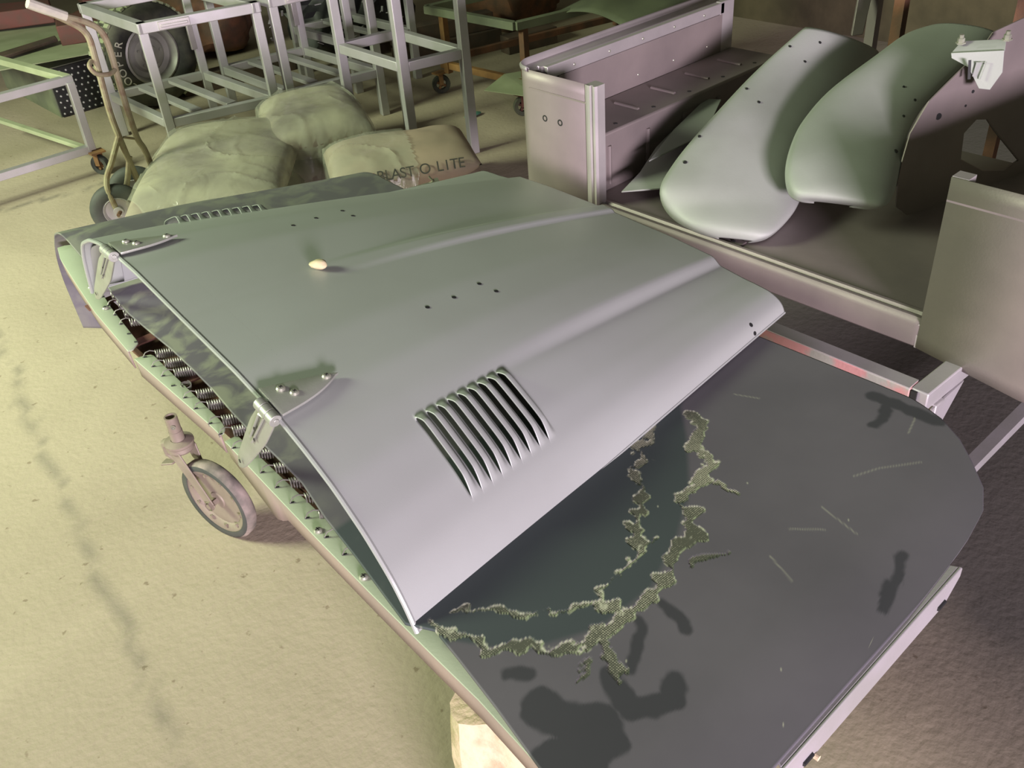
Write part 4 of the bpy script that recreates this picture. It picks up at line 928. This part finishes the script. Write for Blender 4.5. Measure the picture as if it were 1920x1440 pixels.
# wrinkled clear film over the pile: drapes on the highest sack below
def inv(P_, c, ax, ln, wd):
    pass
SK = [((1.57, 3.62, .125), (.62, .78), .92, .62, .17, PA), ((2.10, 3.72, .13), (.40, .92), .62, .46, .19, PB), ((2.10, 3.08, .125), (.88, -.47), .60, .44, .16, PC)]
gx = np.linspace(1.12, 2.45, 110); gy = np.linspace(2.80, 4.25, 110); FZ = np.full((110, 110), .02)
for (c, axv, ln, wd, h, P_) in SK:
    axn = V((axv[0], axv[1], 0)).normalized(); ayn = V((-axn.y, axn.x, 0))
    for i, x in enumerate(gx):
        for j, y in enumerate(gy):
            d = V((x - c[0], y - c[1], 0)); u = d.dot(axn) / (ln / 2); v = d.dot(ayn) / (wd / 2)
            if abs(u) < 1 and abs(v) < 1: FZ[i, j] = max(FZ[i, j], P_(u, v, True).z + .004)
            elif abs(u) < 1.12 and abs(v) < 1.16: FZ[i, j] = max(FZ[i, j], .09)
for it in range(3):
    Q = FZ.copy(); Q[1:-1, 1:-1] = (FZ[:-2, 1:-1] + FZ[2:, 1:-1] + FZ[1:-1, :-2] + FZ[1:-1, 2:]) / 4; FZ = np.maximum(FZ, Q)
wr = np.array([[noise.noise((x * 9, y * 9, 0)) * .003 + abs(noise.noise((x * 4 + 4, y * 6, 3))) * .006 + max(0, 1 - abs(noise.noise((x * 2.6 + 1, y * 2.2, 7))) / .06) ** 2 * .012 + max(0, 1 - abs(noise.noise((x * 5 + 9, y * 4, 1))) / .05) ** 2 * .006 for y in gy] for x in gx])
FZ = FZ + wr + .003
XF, YF = np.meshgrid(gx, gy, indexing='ij')
hi_ = FZ > .085
mk = hi_[:-1, :-1] & hi_[1:, :-1] & hi_[1:, 1:] & hi_[:-1, 1:]
# the film leaves the printed right end bare
cut = (XF[:-1, :-1] * .88 - YF[:-1, :-1] * .47) > (2.10 * .88 - 3.0 * .47)
mk &= ~cut
me = grid_mesh('plastic_film', np.stack([XF, YF, FZ], -1), mk)
tag(link('plastic_film', me, 'film', None), 'wrinkled clear plastic film stretched over the pile of sacks', 'plastic film')
# strap lines on the film
# small things beyond the mat
mb = MB(); mb.prism([(1.375, 2.14, .555), (1.40, 2.11, .555), (1.415, 2.14, .565), (1.395, 2.16, .565)], (0, 0, .025))
mb.box((1.388, 2.13, 0), (1.398, 2.14, .56))
tag(mb.build('sheet_metal_tab', 'greensheet'), 'small pale green metal tab poking up behind the far edge of the hood', 'metal tab')
rt = thing('threaded_rod', 'thin threaded rod with a nut lying behind the far edge of the hood', 'rod', (1.50, 2.02, .60))
mb = MB(); mb.tube([(1.385, 2.06, .592), (1.49, 2.01, .602)], .004, 8); mb.build('rod', 'rod', rt)
mb = MB(); mb.lathe([(.011, 0), (.011, .012), (.005, .012), (.005, 0)], (1.478, 2.016, .601), (.9, -.43, .08), 6); mb.tube([(1.475, 2.018, .605), (1.47, 2.028, .618)], .003); mb.build('nut', 'rod', rt)
mb = MB(); mb.tube([(1.37, 2.09, .585), (1.385, 2.10, .592), (1.40, 2.08, .595)], .0025, 6); mb.build('wire_loop', 'rod', rt)
mb = MB(); mb.bar((1.44, 2.034, .0), (1.44, 2.034, .592), .03); mb.build('support_post', 'rust', rt)

# ------------------------------------------------------------------ back cart with orange lower rails
bc = thing('flat_cart', 'dim steel cart with an orange lower frame and rusty casters behind the tub', 'cart', (3.6, 3.8, 0))
zt = .43
for a, b, m in (((3.14, 4.16), (3.17, 3.50), 'greendark'), ((3.17, 3.50), (4.4, 3.25), 'greendark'), ((3.14, 4.16), (4.4, 3.95), 'greendark')):
    mb = MB(); mb.bar((a[0], a[1], zt), (b[0], b[1], zt), .035, .04); mb.build('top_rail', m, bc, bevel=.002)
for (x, y) in ((3.16, 4.05), (3.22, 3.50), (4.35, 3.3), (4.35, 3.9)):
    mb = MB(); mb.bar((x, y, .11), (x, y, .41), .035); mb.build('leg', 'orange' if y > 4 else 'rust', bc, bevel=.002)
mb = MB(); mb.bar((3.16, 4.10, .15), (3.20, 3.50, .15), .03, .035); mb.build('lower_rail', 'orange', bc, bevel=.002)
mb = MB(); mb.bar((3.16, 4.10, .17), (4.35, 3.85, .17), .03, .035); mb.build('lower_rail', 'rust', bc, bevel=.002)
mb = MB(); mb.bar((3.22, 3.50, .15), (4.35, 3.3, .15), .03, .035); mb.build('lower_rail', 'rust', bc, bevel=.002)
caster(bc, (3.13, 4.09, .05), (-.5, -.85, 0), .05, 'orange'); caster(bc, (3.15, 3.46, .05), (-.5, -.85, 0), .05, 'redrust')
tag(slab('lower_sheet', 'greensheet', [(3.02, 3.60, .135), (3.18, 3.62, .17), (3.45, 3.42, .19), (3.35, 3.25, .15), (3.10, 3.28, .135)], .004, 'pale green metal sheet lying low beside the rusty caster of the dim cart', 'metal sheet', 0), 'pale green metal sheet lying low beside the rusty caster of the dim cart', 'metal sheet')
blob('teal_rag', 'teal', (2.98, 3.66, .012), (.05, .02, .010), 'small teal scrap lying on the floor between the two rusty casters', 'scrap', 7)
# curved wing panel lying on the back cart
A_ = []
for i in range(24):
    f = i / 23; row = []
    for j in range(12):
        g = j / 11; x = 3.45 + f * .95; y = 3.0 + g * .55 - f * .15; z = .50 + .16 * math.sin(PI * g * .9 + .2) * (.4 + .6 * f) - (.10 * (1 - f) ** 2)
        row.append([x, y, z])
    A_.append(row)
me = grid_mesh('wing', np.array(A_)); tag(link('curved_wing_panel', me, 'greendark', None, solid=.004), 'dusty green curved body panel lying on the dim cart at the top', 'vehicle panel')

# dark clutter behind the frames
blob('black_bag_heap', 'dark', (3.35, 5.35, .30), (.45, .40, .32), 'heap of shiny black plastic bag behind the middle tube frame', 'plastic bag', 3, .3, 1, .5)
mb = MB()
for k in range(60):
    th = random.uniform(2.6, 5.4); zz = random.uniform(.12, .58); r = .47 + random.uniform(-.04, .06)
    p = V((3.35 + r * math.cos(th), 5.35 + r * .9 * math.sin(th), zz)); d = V((random.uniform(-1, 1), random.uniform(-1, 1), random.uniform(-1, 1))).normalized() * .02
    mb.bar(p - d, p + d, .012, .004)
tag(mb.build('paper_shreds', 'frame'), 'pale shreds caught on the heap of black bag behind the frames', 'paper shreds', kind='stuff')
for i, (x, y, z, l, r) in enumerate([(3.62, 4.62, .05, .7, -.25), (3.62, 4.66, .15, .65, -.3), (2.55, 5.3, .05, .7, -.15), (4.0, 4.30, .05, .35, -.2)]):
    d = V((math.cos(r), math.sin(r), 0)) * l / 2
    lab = ['reddish brown timber beam on the floor behind the middle frame', 'second brown timber laid across the beams by the black bag heap', 'short brown timber on the floor behind the leftmost two frames', 'brown timber beam on the floor by the dim cart'][i]
    mb = MB(); mb.bar(V((x, y, z)) - d, V((x, y, z)) + d, .10, .10); tag(mb.build('timber_beam', 'brownwood', None, bevel=.004), lab, 'timber', 'timbers lying behind the frames')
# dark machinery mass behind the frames (gearboxes on the floor)
blob('gearbox', 'rust', (2.75, 6.1, .22), (.28, .3, .24), 'dark rusty gearbox on the floor right of the tyre', 'gearbox', 11, .2, .7, .25)
blob('engine_block', 'rust', (4.35, 4.85, .26), (.35, .3, .30), 'dark rusty engine block behind the dim cart', 'engine', 15, .2, .7, .3)
blob('axle_housing', 'redrust', (2.55, 6.3, .26), (.5, .16, .15), 'maroon axle housing behind the leftmost frame', 'axle', 21, -.1, .8, .2)
for o in list(bpy.data.objects):
    for k in ('_o', '_c'):
        if k in o.keys(): del o[k]
